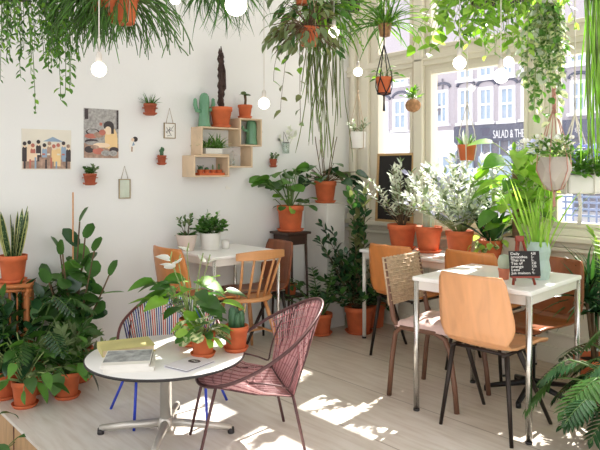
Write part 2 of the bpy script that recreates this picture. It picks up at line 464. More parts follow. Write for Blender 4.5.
# window wall: piers, apron, transom, head
ZS, ZT0, ZT1, ZH = .965, 2.19, 2.36, 3.5
W = [(3.56, 3.99), (2.49, 3.40), (.90, 2.30)]
b = MB(); x0, x1 = XW, XW + .12
b.bx(x0, x1, -3.0, YW, -.36, ZS); b.bx(x0, x1, -3.0, YW, ZH, CEIL); b.bx(x0, x1, -3.0, YW, ZT0, ZT1)
for y0, y1 in ((3.99, YW), (3.40, 3.56), (2.30, 2.49), (-3.0, .90)):
    b.bx(x0, x1, y0, y1, ZS, ZT0); b.bx(x0, x1, y0, y1, ZT1, ZH)
struct(b.build('wall_right', 'cream_paint'))
for i, (y0, y1) in enumerate(W):
    root = bpy.data.objects.new('window_%d' % (i + 1), None); COL.objects.link(root); struct(root); root.location = (XW, (y0 + y1) / 2, ZS)
    hw = (y1 - y0) / 2
    def sash(z0, z1, name):
        f = MB(); t = .035; xa, xb = -.012, .06
        f.bx(xa, xb, -hw, -hw + t, z0, z1); f.bx(xa, xb, hw - t, hw, z0, z1)
        f.bx(xa, xb, -hw + t, hw - t, z0, z0 + t); f.bx(xa, xb, -hw + t, hw - t, z1 - t, z1)
        o = f.build(name, 'cream_paint', root, bevel=.006)
        g = MB(); g.bx(.03, .034, -hw + t, hw - t, z0 + t, z1 - t); g.build('pane', 'window_glass', o)
    sash(0, ZT0 - ZS, 'lower_sash'); sash(ZT1 - ZS, ZH - ZS, 'upper_sash')
# sill, mouldings, casings
b = MB(); b.bx(XW - .085, XW, -3.0, YW, .865, .905); b.bx(XW - .03, XW, -3.0, YW, .905, .955); struct(b.build('trim_2', 'cream_paint', bevel=.008))
b = MB(); b.bx(XW - .055, XW, -3.0, YW, .795, .825); struct(b.build('trim_3', 'cream_paint', bevel=.008))
b = MB(); b.bx(XW - .03, XW, -3.0, YW, 2.23, 2.33); b.bx(XW - .045, XW, -3.0, YW, 2.27, 2.29); struct(b.build('trim_4', 'cream_paint', bevel=.006))
b = MB()
for y0, y1, d in ((4.22, 4.27, .05), (4.06, 4.15, .035), (3.43, 3.53, .045), (2.36, 2.44, .035)): b.bx(XW - d, XW, y0, y1, .905, CEIL)
struct(b.build('trim_5', 'cream_paint', bevel=.01))
b = MB(); b.bx(XW - .02, XW, -3.0, YW, 0, .12); struct(b.build('baseboard_right', 'cream_paint', bevel=.005))
b = MB(); b.bx(1.1, XW - .02, YW - .015, YW, 0, .08); struct(b.build('baseboard_left', 'plaster', bevel=.004))
# thin panel mouldings on the apron
b = MB()
for y0, y1 in ((2.55, 3.4), (1.45, 2.35), (.4, 1.3)):
    b.bx(XW - .012, XW, y0, y1, .72, .74); b.bx(XW - .012, XW, y0, y1, .2, .22); b.bx(XW - .012, XW, y0, y0 + .02, .2, .74); b.bx(XW - .012, XW, y1 - .02, y1, .2, .74)
struct(b.build('trim_6', 'cream_paint', bevel=.003))

# ================================================================== STREET OUTSIDE
b = MB(); b.bx(XW + .3, 60, -40, 60, -.75, -.6); struct(b.build('street', 'street_mat'))
XF = 30.0
FY0 = RW(483, 130, 0, XF).y
fac = thing('brick_building', 'pale lilac brick building across the street with white windows and grey shop fascia', 'building', (XF, FY0, -.6), -PI / 2)
def FP(x, y):                        # facade-local coordinates of a photo point
    p = RW(x, y, 0, XF); return (-(p.y - FY0), p.z + .6)
b = MB(); b.bx(-12, 22, 0, 1.0, 0, 12.5); b.build('wall', 'brick_lilac', fac)
def fwin(xa, ya, xb, yb, arch=True, sashes=True):
    u0, v1 = FP(xa, ya); u1, v0 = FP(xb, yb); v1 = FP((xa + xb) / 2, ya)[1]; v0 = FP((xa + xb) / 2, yb)[1]
    f = MB(); t = .16
    f.bx(u0 + t, u1 - t, -.12, 0.05, v0, v0 + t); f.bx(u0 + t, u1 - t, -.12, .05, v1 - t, v1)
    f.bx(u0, u0 + t, -.12, .05, v0, v1); f.bx(u1 - t, u1, -.12, .05, v0, v1)
    if sashes: f.bx(u0 + t, u1 - t, -.1, .05, (v0 + v1) / 2 - .06, (v0 + v1) / 2 + .06); f.bx((u0 + u1) / 2 - .04, (u0 + u1) / 2 + .04, -.08, .05, v0, v1)
    f.bx(u0 - .12, u1 + .12, -.2, .05, v0 - .14, v0)
    if arch:
        n = 10; c = (u0 + u1) / 2; r = (u1 - u0) / 2 + .1
        ar = MB(); ar.tube([(c + r * math.cos(PI * k / n), -.02, v1 + .1 + .5 * r * math.sin(PI * k / n)) for k in range(n + 1)], .09, 6)
    o = f.build('window', 'facade_white', fac)
    if arch: ar.build('brick_arch', 'fascia', o)
    g = MB(); g.bx(u0 + t, u1 - t, -.03, .05, v0 + t, v1 - t); g.build('pane', 'pane_blue', o)
for r in ((459, 88, 473, 123), (479, 87, 494, 122), (500, 86, 516, 121), (522, 84, 536, 119), (571, 80, 588, 113), (592, 78, 608, 110), (436, 90, 449, 124), (394, 99, 408, 130), (377, 102, 389, 132)): fwin(*r)
for r in ((459, 55, 473, 80), (479, 54, 494, 78), (502, 53, 515, 76), (521, 50, 535, 73), (569, 45, 586, 64), (592, 42, 608, 60), (394, 60, 408, 85)): fwin(*r, arch=False)
# wall anchors
b = MB()
for x, y in ((437, 85), (443, 84), (440, 110), (564, 72)):
    u, v = FP(x, y); b.box((u, -.06, v), (.07, .06, .6)); b.box((u, -.06, v), (.3, .05, .07))
b.build('wall_anchors', 'shop_dark', fac)
# fascia with lettering, shop fronts below
u0, v1 = FP(457, 127); u1, _ = FP(640, 130); v0 = FP(500, 141)[1]; v1 = FP(500, 124.5)[1]
b = MB(); b.bx(u0, u1, -.3, 0, v0, v1); fs = b.build('sign_fascia', 'fascia', fac)
ul, vl = FP(496.5, 136)
lt = text('lettering', 'SALAD & THE', .60, 'facade_white', fs, (ul, -.33, v0 + .14), sx=.50, ext=.01)
b = MB(); b.bx(u0, u1, -.1, 0, 0, v0)
for k in range(14): b.bx(u0 + k * .55, u0 + k * .55 + .06, -.16, 0, 0, v0, 1)
b.build('dark_shopfront', ['shop_dark', 'pane_blue'], fac)
ua, _ = FP(380, 130); ub = u0
b = MB(); b.bx(ua, ub, -.2, 0, 0, FP(440, 131)[1])
for k in range(9): b.bx(ua + .4 + k * 1.15, ua + 1.2 + k * 1.15, -.23, -.1, 1.4, 2.7, 1)
b.build('white_shopfront', ['facade_white', 'pane_blue'], fac)
# terrace fence and panel on the pavement
p = RW(588, 218, 0, 7.2)
ft = thing('metal_fence', 'blue grey metal grid fence on the pavement outside the window', 'fence', (7.2, p.y, -.6), -PI / 2)
zt = PD(588, 197, depth(p)).z + .6; zb = PD(588, 216, depth(p)).z + .6
b = MB()
for k in range(15): b.bx(-.45 + k * .09, -.435 + k * .09, -.01, .01, .1, zt)
for z in (zb, zb + (zt - zb) * .35, zb + (zt - zb) * .7, zt): b.bx(-.45, .83, -.012, .012, z - .012, z + .012)
b.build('grid', 'fence_metal', ft)
b = MB(); b.bx(-.48, -.43, -.02, .02, 0, zt + .04); b.build('post', 'fence_metal', ft)
b = MB(); b.bx(.82, .87, -.02, .02, 0, zt + .04); b.build('post', 'fence_metal', ft)
p = RW(565, 200, 0, 7.6); q0 = RW(558.5, 200, 0, 7.6); q1 = RW(572, 200, 0, 7.6); w = q0.y - q1.y
pn = thing('pavement_board', 'plain white board standing on the pavement left of the grid fence', 'board', (7.6, p.y, -.6), -PI / 2)
b = MB(); b.bx(-w / 2, w / 2, -.02, .02, .12, PD(565, 193, depth(p)).z + .6); b.build('board', 'facade_white', pn)
for s in (-1, 1):
    b = MB(); b.bx(s * w * .4 - .02, s * w * .4 + .02, -.15, .15, 0, .12); b.build('foot', 'fence_metal', pn)

# ================================================================== PLINTH
pl = thing('plinth', 'tall white square pedestal in the corner carrying a potted ivy', 'pedestal', (3.855, 4.185, 0))
b = MB(); b.bx(-.105, .108, -.145, .15, 0, 1.05); b.build('body', 'white_box', pl, bevel=.004)
b = MB(); b.bx(-.107, .110, -.147, .15, 1.05, 1.07); b.build('top_board', 'white_box', pl, bevel=.003)
# ================================================================== ROUND LOW TABLE AND WIRE CHAIRS
TC = WD(166, 3.33); TH = .41
rt = thing('round_table', 'low round white table with dark edge on a four foot pedestal', 'table', TC, YAW - PI / 2)
b = MB(); b.lathe([(.40, TH - .016), (.405, TH - .012), (.405, TH - .002)], 72); b.build('edge_band', 'dark_edge', rt)
b = MB(); b.lathe([(.396, TH - .015), (.401, TH - .004), (.398, TH), (.0001, TH)], 72); b.build('tabletop', 'laminate', rt)
b = MB(); b.lathe([(.03, .05), (.03, TH - .03), (.1, TH - .025), (.1, TH - .016)], 24); b.build('column', 'brushed', rt)
for k in range(4):
    f = MB(); a = k * PI / 2 + .02; c, s = math.cos(a), math.sin(a)
    f.tube([(c * .03, s * .03, .058), (c * .18, s * .18, .048), (c * .34, s * .34, .03)], [.022, .019, .016], 10)
    o = f.build('foot', 'brushed', rt)
    g = MB(); g.lathe([(.016, 0), (.018, .004), (.016, .03)], 12, (c * .335, s * .335, 0)); g.build('glide', 'dark_edge', o)
b = MB(); b.lathe([(.038, .02), (.042, .05), (.036, .085), (.03, .09)], 24); b.build('hub', 'brushed', rt)

def wire_chair(label, loc, rz, frame, legm, seatc, backc, wmul=1.0, ff=(.40, .215), rf=(-.115, .235), nb=46, cr=.0034):
    t = thing('wire_lounge_chair', label, 'chair', loc, rz)
    def rim(a):
        x = .055 + .315 * math.cos(a); y = .285 * math.sin(a) * (1 - .16 * (x + .26) / .63 * 0 - .14 * (1 if x < -.05 else 0) * min(1, (-.05 - x) / .2)) * wmul
        u = max(0, (.37 - x) / .63); return V((x, y, .335 + .36 * u ** 1.25))
    N = 64
    b = MB(); b.tube([rim(2 * PI * k / N) for k in range(N)], .0085, 8, closed=True); b.build('rim', frame, t)
    def crease(v): return V((-.065 + .01 * v * v, .215 * v * wmul, .272 + .025 * v * v))
    b = MB(); b.tube([crease(-1 + k / 5) for k in range(11)], .007, 6)
    for s in (-1, 1):
        b.tube([rim(s * math.radians(38)), rim(s * math.radians(38)).lerp(crease(s), .5) + V((0, 0, -.012)), crease(s)], .006, 6)
        b.tube([crease(s), crease(s).lerp(rim(s * math.radians(140)), .5) + V((0, s * .01, 0)), rim(s * math.radians(140))], .006, 6)
        # inner ring around the open side
        c0 = crease(s * .92); pts = []
        for k in range(13):
            q = k / 12; m = rim(s * math.radians(62 + 62 * q)); pts.append(m.lerp(c0, .16 + .62 * math.sin(PI * q)))
        b.tube(pts, .0045, 6)
    b.build('frame', frame, t)
    def panel(a0, a1, n, cols, name, sag, cross):
        m = MB(); rows = []
        for k in range(n + 1):
            q = k / n; a = math.radians(a0 + (a1 - a0) * q); e = rim(a); v = (1 - 2 * q) if name == 'woven_seat' else (1 - 2 * q)
            c = crease(v); md = e.lerp(c, .5) + V((0, 0, -sag)) + (V((-.02, 0, 0)) if name == 'woven_back' else V((0, 0, 0)))
            pts = [e.lerp(md, .0), e.lerp(md, .5) * .5 + (e * .5 + md * .5) * .5, md, md.lerp(c, .5), c]
            rows.append(pts); m.tube(pts, cr, 5, cols[k % len(cols)])
        for f in cross:
            m.tube([along(r, f)[0] for r in rows], .003, 4, cols[0])
        return m
    m = panel(58, -58, 42, seatc[1], 'woven_seat', .018, [.08 + .1 * i for i in range(10)]); m.build('woven_seat', seatc[0], t)
    m = panel(112, 248, nb, backc[1], 'woven_back', .0, [.1, .22, .34, .46, .58, .7, .82, .92]); m.build('woven_back', backc[0], t)
    for s in (-1, 1):
        b = MB(); e = rim(s * math.radians(38)); b.tube([e, (ff[0], s * ff[1], 0)], .0075, 8); b.build('leg', legm, t)
        b = MB(); b.tube([crease(s), (rf[0], s * rf[1], 0)], .0075, 8); b.build('leg', legm, t)
    return t
wire_chair('mauve woven cord lounge chair right of the low round table', WD(300 - .145 * FPX / 3.24, 3.24), math.atan2(-RT.y - .27 * FW.y, -RT.x - .27 * FW.x), 'mauve_metal', 'mauve_metal',
           (['mauve_cord', 'mauve_cord_dark'], [0, 0, 1]), (['mauve_cord_dark', 'mauve_cord'], [0, 1, 1]), 1.06, (.385, .18), (-.12, .225))
wire_chair('lounge chair with blue legs and blue, red and white woven cords behind the low table', WD(170, 3.70), math.atan2(-FW.y + .22 * RT.y, -FW.x + .22 * RT.x) , 'maroon_metal', 'blue_metal',
           (['blue_cord', 'navy_cord'], [0, 1]), (['navy_cord', 'white_cord', 'blue_cord', 'red_cord'], [0, 1, 2, 1, 0, 1, 3, 1, 3, 1]), 1.0, (.30, .19), (-.04, .33), 84, .0042).scale = (1, 1, .88)

# ================================================================== STRAIGHT TABLES
def leg_table(label, loc, rz, x0, x1, y0, y1, z, legm, apron, th=.025, lr=.016, legs=((0, 0), (0, 1), (1, 0), (1, 1)), inset=.03):
    t = thing('cafe_table', label, 'table', loc, rz)
    b = MB(); b.bx(x0, x1, y0, y1, z - th, z); b.build('tabletop', 'laminate', t, bevel=.006)
    b = MB(); i = inset; h = .05
    b.bx(x0 + i, x1 - i, y0 + i, y0 + i + .02, z - th - h, z - th); b.bx(x0 + i, x1 - i, y1 - i - .02, y1 - i, z - th - h, z - th)
    b.bx(x0 + i, x0 + i + .02, y0 + i + .02, y1 - i - .02, z - th - h, z - th); b.bx(x1 - i - .02, x1 - i, y0 + i + .02, y1 - i - .02, z - th - h, z - th)
    b.build('apron', apron, t)
    for a, c in legs:
        x = x1 - i if a else x0 + i; y = y1 - i if c else y0 + i
        b = MB(); b.tube([(x, y, .012), (x, y, z - th)], lr, 12); o = b.build('leg', legm, t)
        g = MB(); g.lathe([(lr * 1.1, 0), (lr * 1.1, .014)], 12, (x, y, 0)); g.build('foot_cap', 'dark_edge', o)
    return t
leg_table('square white table with steel legs carrying the chalkboard menu and pale vase', (3.231, 2.06, 0), math.radians(6.5), -.345, .345, -.345, .345, .76, 'chrome', 'white_metal', inset=.018)
leg_table('narrow white table along the window carrying a row of potted plants', (3.985, 3.0, 0), 0, -.23, .225, -.66, .665, .72, 'white_metal', 'white_metal', inset=.03)
leg_table('small white table against the left wall with two pale potted plants', (2.70, 4.01, 0), 0, -.30, .30, -.29, .31, .765, 'chrome', 'white_metal', th=.02, lr=.013, inset=.02)

# ================================================================== MOULDED PLYWOOD CHAIRS
SHELL = [(.205, .425), (.185, .45), (.12, .455), (0, .447), (-.12, .447), (-.175, .455), (-.205, .485), (-.222, .53), (-.24, .62), (-.262, .72), (-.285, .83)]
def shell_grid(i0, i1, hw, fine=4, corner=0):
    pts = []
    for i in range(i0, i1):
        for k in range(fine): pts.append(V((*SHELL[i], 0)).lerp(V((*SHELL[i + 1], 0)), k / fine))
    pts.append(V((*SHELL[i1], 0))); n = len(pts); m = MB(); vs = []; NU = 14
    for r, p in enumerate(pts):
        q = r / (n - 1)
        for u in range(NU + 1):
            w = -1 + 2 * u / NU; h, up, fw = hw(q, w); vs.append((p.x + fw, h * w, p.y + up))
    fs = [(r * (NU + 1) + u, r * (NU + 1) + u + 1, (r + 1) * (NU + 1) + u + 1, (r + 1) * (NU + 1) + u) for r in range(n - 1) for u in range(NU)]
    m.add(vs, fs); return m
def ply_shell(t, mat, bw=.215, cush=False):
    def seat_hw(q, w):
        c = 1 - .22 * max(0, (.18 - q) / .18) ** 2
        return (.205 - .03 * q) * c, .012 * abs(w) ** 2.5, 0
    def back_hw(q, w):
        k = interp([(0, .178), (.12, .19), (.34, bw), (.5, bw), (.8, bw * .93), (.92, bw * .89), (1, bw * .80)])(q)
        return k, 0, .035 * w * w * min(1, q * 2.5)
    s = shell_grid(0, 6, seat_hw).build('seat', mat, t, solid=.012)
    k = shell_grid(6, 10, back_hw, 6).build('backrest', mat, t, solid=.012)
    return s, k
def ply_chair(label, loc, rz, mat, legm, group=None):
    t = thing('plywood_chair', label, 'chair', loc, rz, group)
    ply_shell(t, mat)
    b = MB()
    for s in (-1, 1): b.tube([(.14, s * .15, .43), (-.20, s * .15, .432)], .009, 6)
    b.tube([(.06, -.15, .43), (.06, .15, .43)], .009, 6); b.tube([(-.16, -.15, .43), (-.16, .15, .43)], .009, 6)
    b.build('seat_frame', legm, t)
    for s in (-1, 1):
        b = MB(); b.tube([(-.17, s * .155, .432), (-.215, s * .205, 0)], [.014, .010], 8); b.build('leg', legm, t)
        b = MB(); b.tube([(-.05, s * .155, .432), (.215, s * .2, 0)], [.014, .010], 8); b.build('leg', legm, t)
    return t
ply_chair('light orange plywood chair tucked in front of the square table', (3.04, 1.945, 0), math.radians(3), 'ply_orange', 'dark_steel')
ply_chair('orange plywood chair at the left end of the window table', (3.70, 3.08, 0), math.radians(4), 'ply_amber', 'dark_steel')
ply_chair('orange plywood chair at the window table behind the square table', (3.83, 2.50, 0), math.radians(3), 'ply_amber', 'dark_steel')
ply_chair('orange plywood chair at the left end of the small wall table', (2.43, 3.97, 0), math.radians(2), 'ply_amber', 'dark_steel')
dk = ply_chair('dark brown plywood chair behind the spindle back chair', (2.98, 4.05, 0), PI - math.radians(5), 'ply_dark', 'dark_steel'); dk.scale = (1, .95, .96)
# swivel chair on a star foot
t = thing('swivel_chair', 'brown plywood shell chair on a black five arm star foot', 'chair', (3.60, 2.06, 0), PI - math.radians(6)); t.scale = (1, 1, .975)
ply_shell(t, 'ply_brown', .21)
b = MB(); b.tube([(0, 0, .07), (0, 0, .42)], .022, 14); b.box((0, 0, .425), (.2, .2, .015)); b.build('column', 'black_metal', t)
for k in range(5):
    a = k * 2 * PI / 5 + .35; c, s = math.cos(a), math.sin(a)
    b = MB(); b.tube([(0, 0, .085), (c * .12, s * .12, .06), (c * .27, s * .27, .028)], [.022, .018, .014], 8); o = b.build('arm', 'black_metal', t)
    g = MB(); g.lathe([(.016, 0), (.016, .03)], 10, (c * .262, s * .262, 0)); g.build('glide', 'black_metal', o)

# bentwood chair with a woven back panel
t = thing('bentwood_chair', 'brown bentwood chair with woven back panel and pink seat cloth', 'chair', (3.17, 2.41, 0), -PI / 2 + math.radians(8))
for s in (-1, 1):
    y = s * .20
    b = MB(); b.tube([(-.235, y, 0), (-.215, y, .22), (-.19, y, .385), (-.15, y, .425), (.08, y, .425), (.14, y, .40), (.17, y, .34), (.20, y, .15), (.215, y, 0)], .0155, 8); b.build('leg_loop', 'brown_leg', t)
    b = MB(); b.tube([(-.17, y * .98, .42), (-.205, y * .98, .46), (-.235, y * .98, .60), (-.275, y * .98, .82)], [.016, .016, .014, .012], 8); b.build('back_post', 'brown_leg', t)
b = MB(); b.bx(-.17, .17, -.2, .2, .425, .442); b.build('seat', 'brown_leg', t, bevel=.006)
b = MB(); n = 16; vs = []
for r in range(n + 1):
    for u in range(n + 1):
        x = -.19 + .38 * r / n; y = -.21 + .42 * u / n; e = max(abs(r / n - .5), abs(u / n - .5)) * 2
        vs.append((x, y, .447 + .028 * (1 - e ** 4) + .008 * math.sin(r * 1.7 + u * .9) * (1 - e ** 3) - (.02 * max(0, e - .9) * 10)))
b.add(vs, [(r * (n + 1) + u, r * (n + 1) + u + 1, (r + 1) * (n + 1) + u + 1, (r + 1) * (n + 1) + u) for r in range(n) for u in range(n)]); b.build('seat_cloth', 'cushion_cloth', t, solid=.008)
b = MB()                               # plaited slats: over and under
for k in range(13):
    z = .552 + k * .0225; x = -.222 - (z - .5) * .165
    b.tube([(x + (.012 if (k + j) % 2 else -.004), -.205 + .41 * j / 10, z) for j in range(11)], .0125, 6, flat=.35)
for j in range(11): b.tube([(-.222 - (z0 - .5) * .165, -.205 + .41 * j / 10, z0) for z0 in (.545, .68, .83)], .008, 5)
b.box((-.248, 0, .685), (.004, .40, .285), Matrix.Rotation(math.radians(-9.4), 3, 'Y')); b.build('woven_back', 'wicker', t)

# spindle back chair
t = thing('spindle_chair', 'pale wooden spindle back chair at the wall table', 'chair', WD(247, 4.72), PI / 2 - math.radians(2))
b = MB(); b.lathe([(.165, .415), (.19, .42), (.195, .435), (.185, .447), (.1, .442), (.0001, .44)], 28, (.03, 0, 0), sx=1.02, sy=1.06); b.build('seat', 'spindle_wood', t)
m = MB(); vs = []; n = 12
for k in range(n + 1):
    w = -1 + 2 * k / n; y = .205 * w; x = -.235 + .06 * w * w
    hh = .034 * (1 - .25 * w * w)
    vs += [(x - .011, y, .755 - hh + .008 * (1 - w * w)), (x - .011, y, .755 + hh + .008 * (1 - w * w)), (x + .011, y, .755 + hh + .008 * (1 - w * w)), (x + .011, y, .755 - hh + .008 * (1 - w * w))]
fs = [(0, 1, 2, 3), tuple(n * 4 + i for i in (3, 2, 1, 0))]
for k in range(n):
    for i in range(4): fs.append((k * 4 + i, (k + 1) * 4 + i, (k + 1) * 4 + (i + 1) % 4, k * 4 + (i + 1) % 4))
m.add(vs, fs, 0, False); m.build('top_rail', 'spindle_wood', t, bevel=.005)
for w in (-.86, -.45, 0, .45, .86):
    b = MB(); b.tube([(-.125 + .06 * abs(w) ** 2, .15 * w, .435), (-.18 + .05 * w * w, .165 * w, .59), (-.235 + .06 * w * w, .19 * w, .735)], [.009, .010, .008], 8); b.build('spindle', 'spindle_wood', t)
for sx_, sy_ in ((1, 1), (1, -1), (-1, 1), (-1, -1)):
    b = MB(); b.tube([(.03 + sx_ * .10, sy_ * .10, .43), (.03 + sx_ * .15, sy_ * .155, .2), (.03 + sx_ * .185, sy_ * .19, 0)], [.013, .017, .011], 10); b.build('leg', 'spindle_wood', t)
for sy_ in (1, -1):
    b = MB(); b.tube([(-.13, sy_ * .165, .17), (.19, sy_ * .165, .17)], .009, 8); b.build('stretcher', 'spindle_wood', t)
b = MB(); b.tube([(.03, .165, .17), (.03, -.165, .17)], .009, 8); b.build('stretcher', 'spindle_wood', t)

# dark plant stand
t = thing('plant_stand', 'tall dark wooden plant stand beside the white pedestal', 'stand', (3.46, 4.18, 0))
b = MB(); b.bx(-.125, .125, -.125, .125, .825, .845); b.build('top', 'dark_stand', t, bevel=.004)
b = MB(); b.bx(-.1, .1, -.1, .1, .74, .825); b.build('apron', 'dark_stand', t)
for a in (-1, 1):
    for c in (-1, 1):
        b = MB(); b.tube([(a * .09, c * .09, .825), (a * .11, c * .11, 0)], [.015, .011], 4); b.build('leg', 'dark_stand', t)
b = MB(); b.bx(-.1, .1, -.1, .1, .30, .316); b.build('shelf', 'dark_stand', t)

# cane stool carrying the snake plant
SP = WD(13, 3.98)
t = thing('cane_stool', 'square honey coloured cane stool under the snake plant', 'stool', SP, YAW - PI / 2 + .25)
b = MB()
for k in range(9): b.tube([(-.115, -.1 + .025 * k, .655), (.115, -.1 + .025 * k, .655)], .0125, 8)
b.build('top', 'cane', t)
for a in (-1, 1):
    for c in (-1, 1):
        b = MB(); b.tube([(a * .095, c * .095, 0), (a * .095, c * .095, .645)], .0135, 8); o = b.build('leg', 'cane', t)
        for z in (.05, .33, .62): g = MB(); g.lathe([(.0145, z - .012), (.0165, z), (.0145, z + .012)], 10, (a * .095, c * .095, 0)); g.build('binding', 'cane', o)
for z in (.61, .34, .12):
    b = MB()
    for a in (-1, 1):
        b.tube([(a * .095, -.12, z), (a * .095, .12, z)], .010, 8); b.tube([(-.12, a * .095, z + .02), (.12, a * .095, z + .02)], .010, 8)
    b.build('rail', 'cane', t)
b = MB()
for a in (-1, 1):
    for k in range(5):
        b.tube([(a * .095, -.08 + .04 * k, .35), (a * .095, -.08 + .04 * k, .61)], .005, 6); b.tube([(-.08 + .04 * k, a * .095, .37), (-.08 + .04 * k, a * .095, .63)], .005, 6)
b.build('lattice', 'cane', t)
# ================================================================== ON THE LEFT WALL
def wall_sheet(x0, y0, x1, y1): # size and centre of a sheet on the left wall from its photo corners
    a = LW(x0, (y0 + y1) / 2); c = LW(x1, (y0 + y1) / 2); m = LW((x0 + x1) / 2, (y0 + y1) / 2)
    k = depth(m) / FPX
    return m, c.x - a.x, (y1 - y0) * k
def ell(cx, cz, rx, rz, y, n=14, a0=0, a1=2 * PI):
    return [V((cx + rx * math.cos(a0 + (a1 - a0) * k / n), y, cz + rz * math.sin(a0 + (a1 - a0) * k / n))) for k in range(n)]
# wide poster: a row of people at a table, in flat inks
m, w, h = wall_sheet(22, 129.5, 71.5, 169.5)
o = MB(); o.bx(-w / 2, w / 2, -.004, .001, -h / 2, h / 2, 0)
def R_(mb, u0, v0, u1, v1, mi, d=.0045): mb.poly([V((w * (u0 - .5), -d, h * (v0 - .5))), V((w * (u1 - .5), -d, h * (v0 - .5))), V((w * (u1 - .5), -d, h * (v1 - .5))), V((w * (u0 - .5), -d, h * (v1 - .5)))], mi)
def E_(mb, u, v, ru, rv, mi, d=.005): mb.poly(list(ell(w * (u - .5), h * (v - .5), w * ru, h * rv, -d)), mi)
R_(o, .02, .02, .98, .36, 6)
o.poly([V((w * (.42 - .5), -.0046, h * .2)), V((w * (.62 - .5), -.0046, h * .32)), V((w * (.84 - .5), -.0046, h * .2))], 5)
for k, (u, col, hair) in enumerate(((.06, 1, 1), (.15, 4, 1), (.22, 2, 2), (.33, 1, 1), (.45, 5, 1), (.55, 6, 6), (.64, 3, 2), (.73, 3, 2), (.84, 5, 1), (.94, 1, 6))):
    hy = (0, .03, -.04, .05, -.03, .02, -.05, -.02, .03, -.04)[k]
    R_(o, u - .05, .2, u + .05, .50 + hy, col, .0048 + k * .00012); E_(o, u, .50 + hy, .05, .07, col, .0049 + k * .00012)
    E_(o, u, .60 + hy, .034, .066, 4, .0062 + k * .0001); E_(o, u - .004, .635 + hy, .038, .05, hair, .0064 + k * .0001)
R_(o, .10, .22, .30, .40, 4, .0075); R_(o, .34, .06, .50, .30, 6, .0075); R_(o, .64, .08, .78, .38, 3, .0075)
for k in range(9): R_(o, .04 + k * .105, .02, .075 + k * .105, .2 + .05 * (k % 3), (1, 2, 5, 6)[k % 4], .0078)
for k in range(6): R_(o, .3 + k * .1, .36, .36 + k * .1, .40, (0, 2, 0, 3)[k % 4], .0079)
o = o.build('group_poster', ['paper_cream', 'print_dark', 'print_red', 'print_yellow', 'print_skin', 'print_blue', 'print_brown'])
tag(o, 'wide cream poster of a row of illustrated people on the left wall', 'poster', None, m)
# upright poster: a dark haired figure over a busy table
m, w, h = wall_sheet(84, 109, 118.5, 158)
o = MB(); o.bx(-w / 2, w / 2, -.004, .001, -h / 2, h / 2, 0)
R_(o, .1, .62, 1, .98, 5); R_(o, .0, .0, 1, .30, 6, .0046); R_(o, .02, .78, .12, .99, 1, .0052); R_(o, .94, .6, 1, .99, 1, .0052)
R_(o, .36, .6, .8, .74, 0, .0052); R_(o, .44, .66, .52, .72, 2, .0056); R_(o, .58, .66, .66, .72, 6, .0056)
E_(o, .78, .40, .19, .24, 3, .0054); R_(o, .6, .2, .97, .42, 3, .0055)
E_(o, .70, .58, .13, .10, 4, .0058); E_(o, .71, .66, .155, .10, 1, .006); R_(o, .78, .50, .86, .66, 1, .0061); E_(o, .69, .585, .09, .065, 4, .0063)
for k, (u, v, ru, rv, c) in enumerate(((.25, .52, .2, .07, 1), (.24, .53, .15, .05, 5), (.2, .44, .18, .05, 2), (.42, .47, .15, .06, 6), (.22, .33, .2, .05, 1), (.25, .30, .22, .04, 0), (.5, .26, .25, .05, 4), (.15, .17, .14, .07, 1), (.4, .14, .16, .07, 2), (.30, .22, .12, .04, 6), (.62, .1, .14, .06, 5), (.86, .17, .14, .06, 1), (.84, .1, .12, .06, 0), (.52, .52, .1, .06, 2))):
    E_(o, u, v, ru, rv, c, .0064 + k * .0001)
o = o.build('figure_poster', ['paper_grey', 'print_dark', 'print_red', 'print_yellow', 'print_skin', 'paper_grey', 'print_brown'])
tag(o, 'upright grey poster of a dark haired figure in yellow on the left wall', 'poster', None, m)
# small cut-out drawing
m, w, h = wall_sheet(128, 136, 137, 152.5)
o = MB(); k = h / 2
o.prism([V((-.3 * k, .0, -k)), V((.25 * k, 0, -k)), V((.45 * k, 0, -.1 * k)), V((.2 * k, 0, .45 * k)), V((-.3 * k, 0, .4 * k)), V((-.5 * k, 0, -.2 * k))], (0, -.002, 0), 0); o.bx(-.3 * k, .2 * k, -.001, .002, -.6 * k, .3 * k)
o.poly(ell(.02, .62 * k, .34 * k, .32 * k, -.0025), 1); o.poly(ell(.0, .55 * k, .22 * k, .22 * k, -.0032), 3)
o.poly([V((-.1 * k, -.0032, -.2 * k)), V((.3 * k, -.0032, -.1 * k)), V((.1 * k, -.0032, .35 * k))], 2); o.poly([V((-.2 * k, -.0032, -.9 * k)), V((0, -.0032, -.9 * k)), V((0, -.0032, -.3 * k)), V((-.2 * k, -.0032, -.3 * k))], 4)
tag(o.build('paper_cutout', ['paper_white', 'print_dark', 'print_blue', 'print_skin', 'print_brown']), 'tiny paper cut-out figure stuck between the upright poster and hanging frame', 'drawing', None, m)
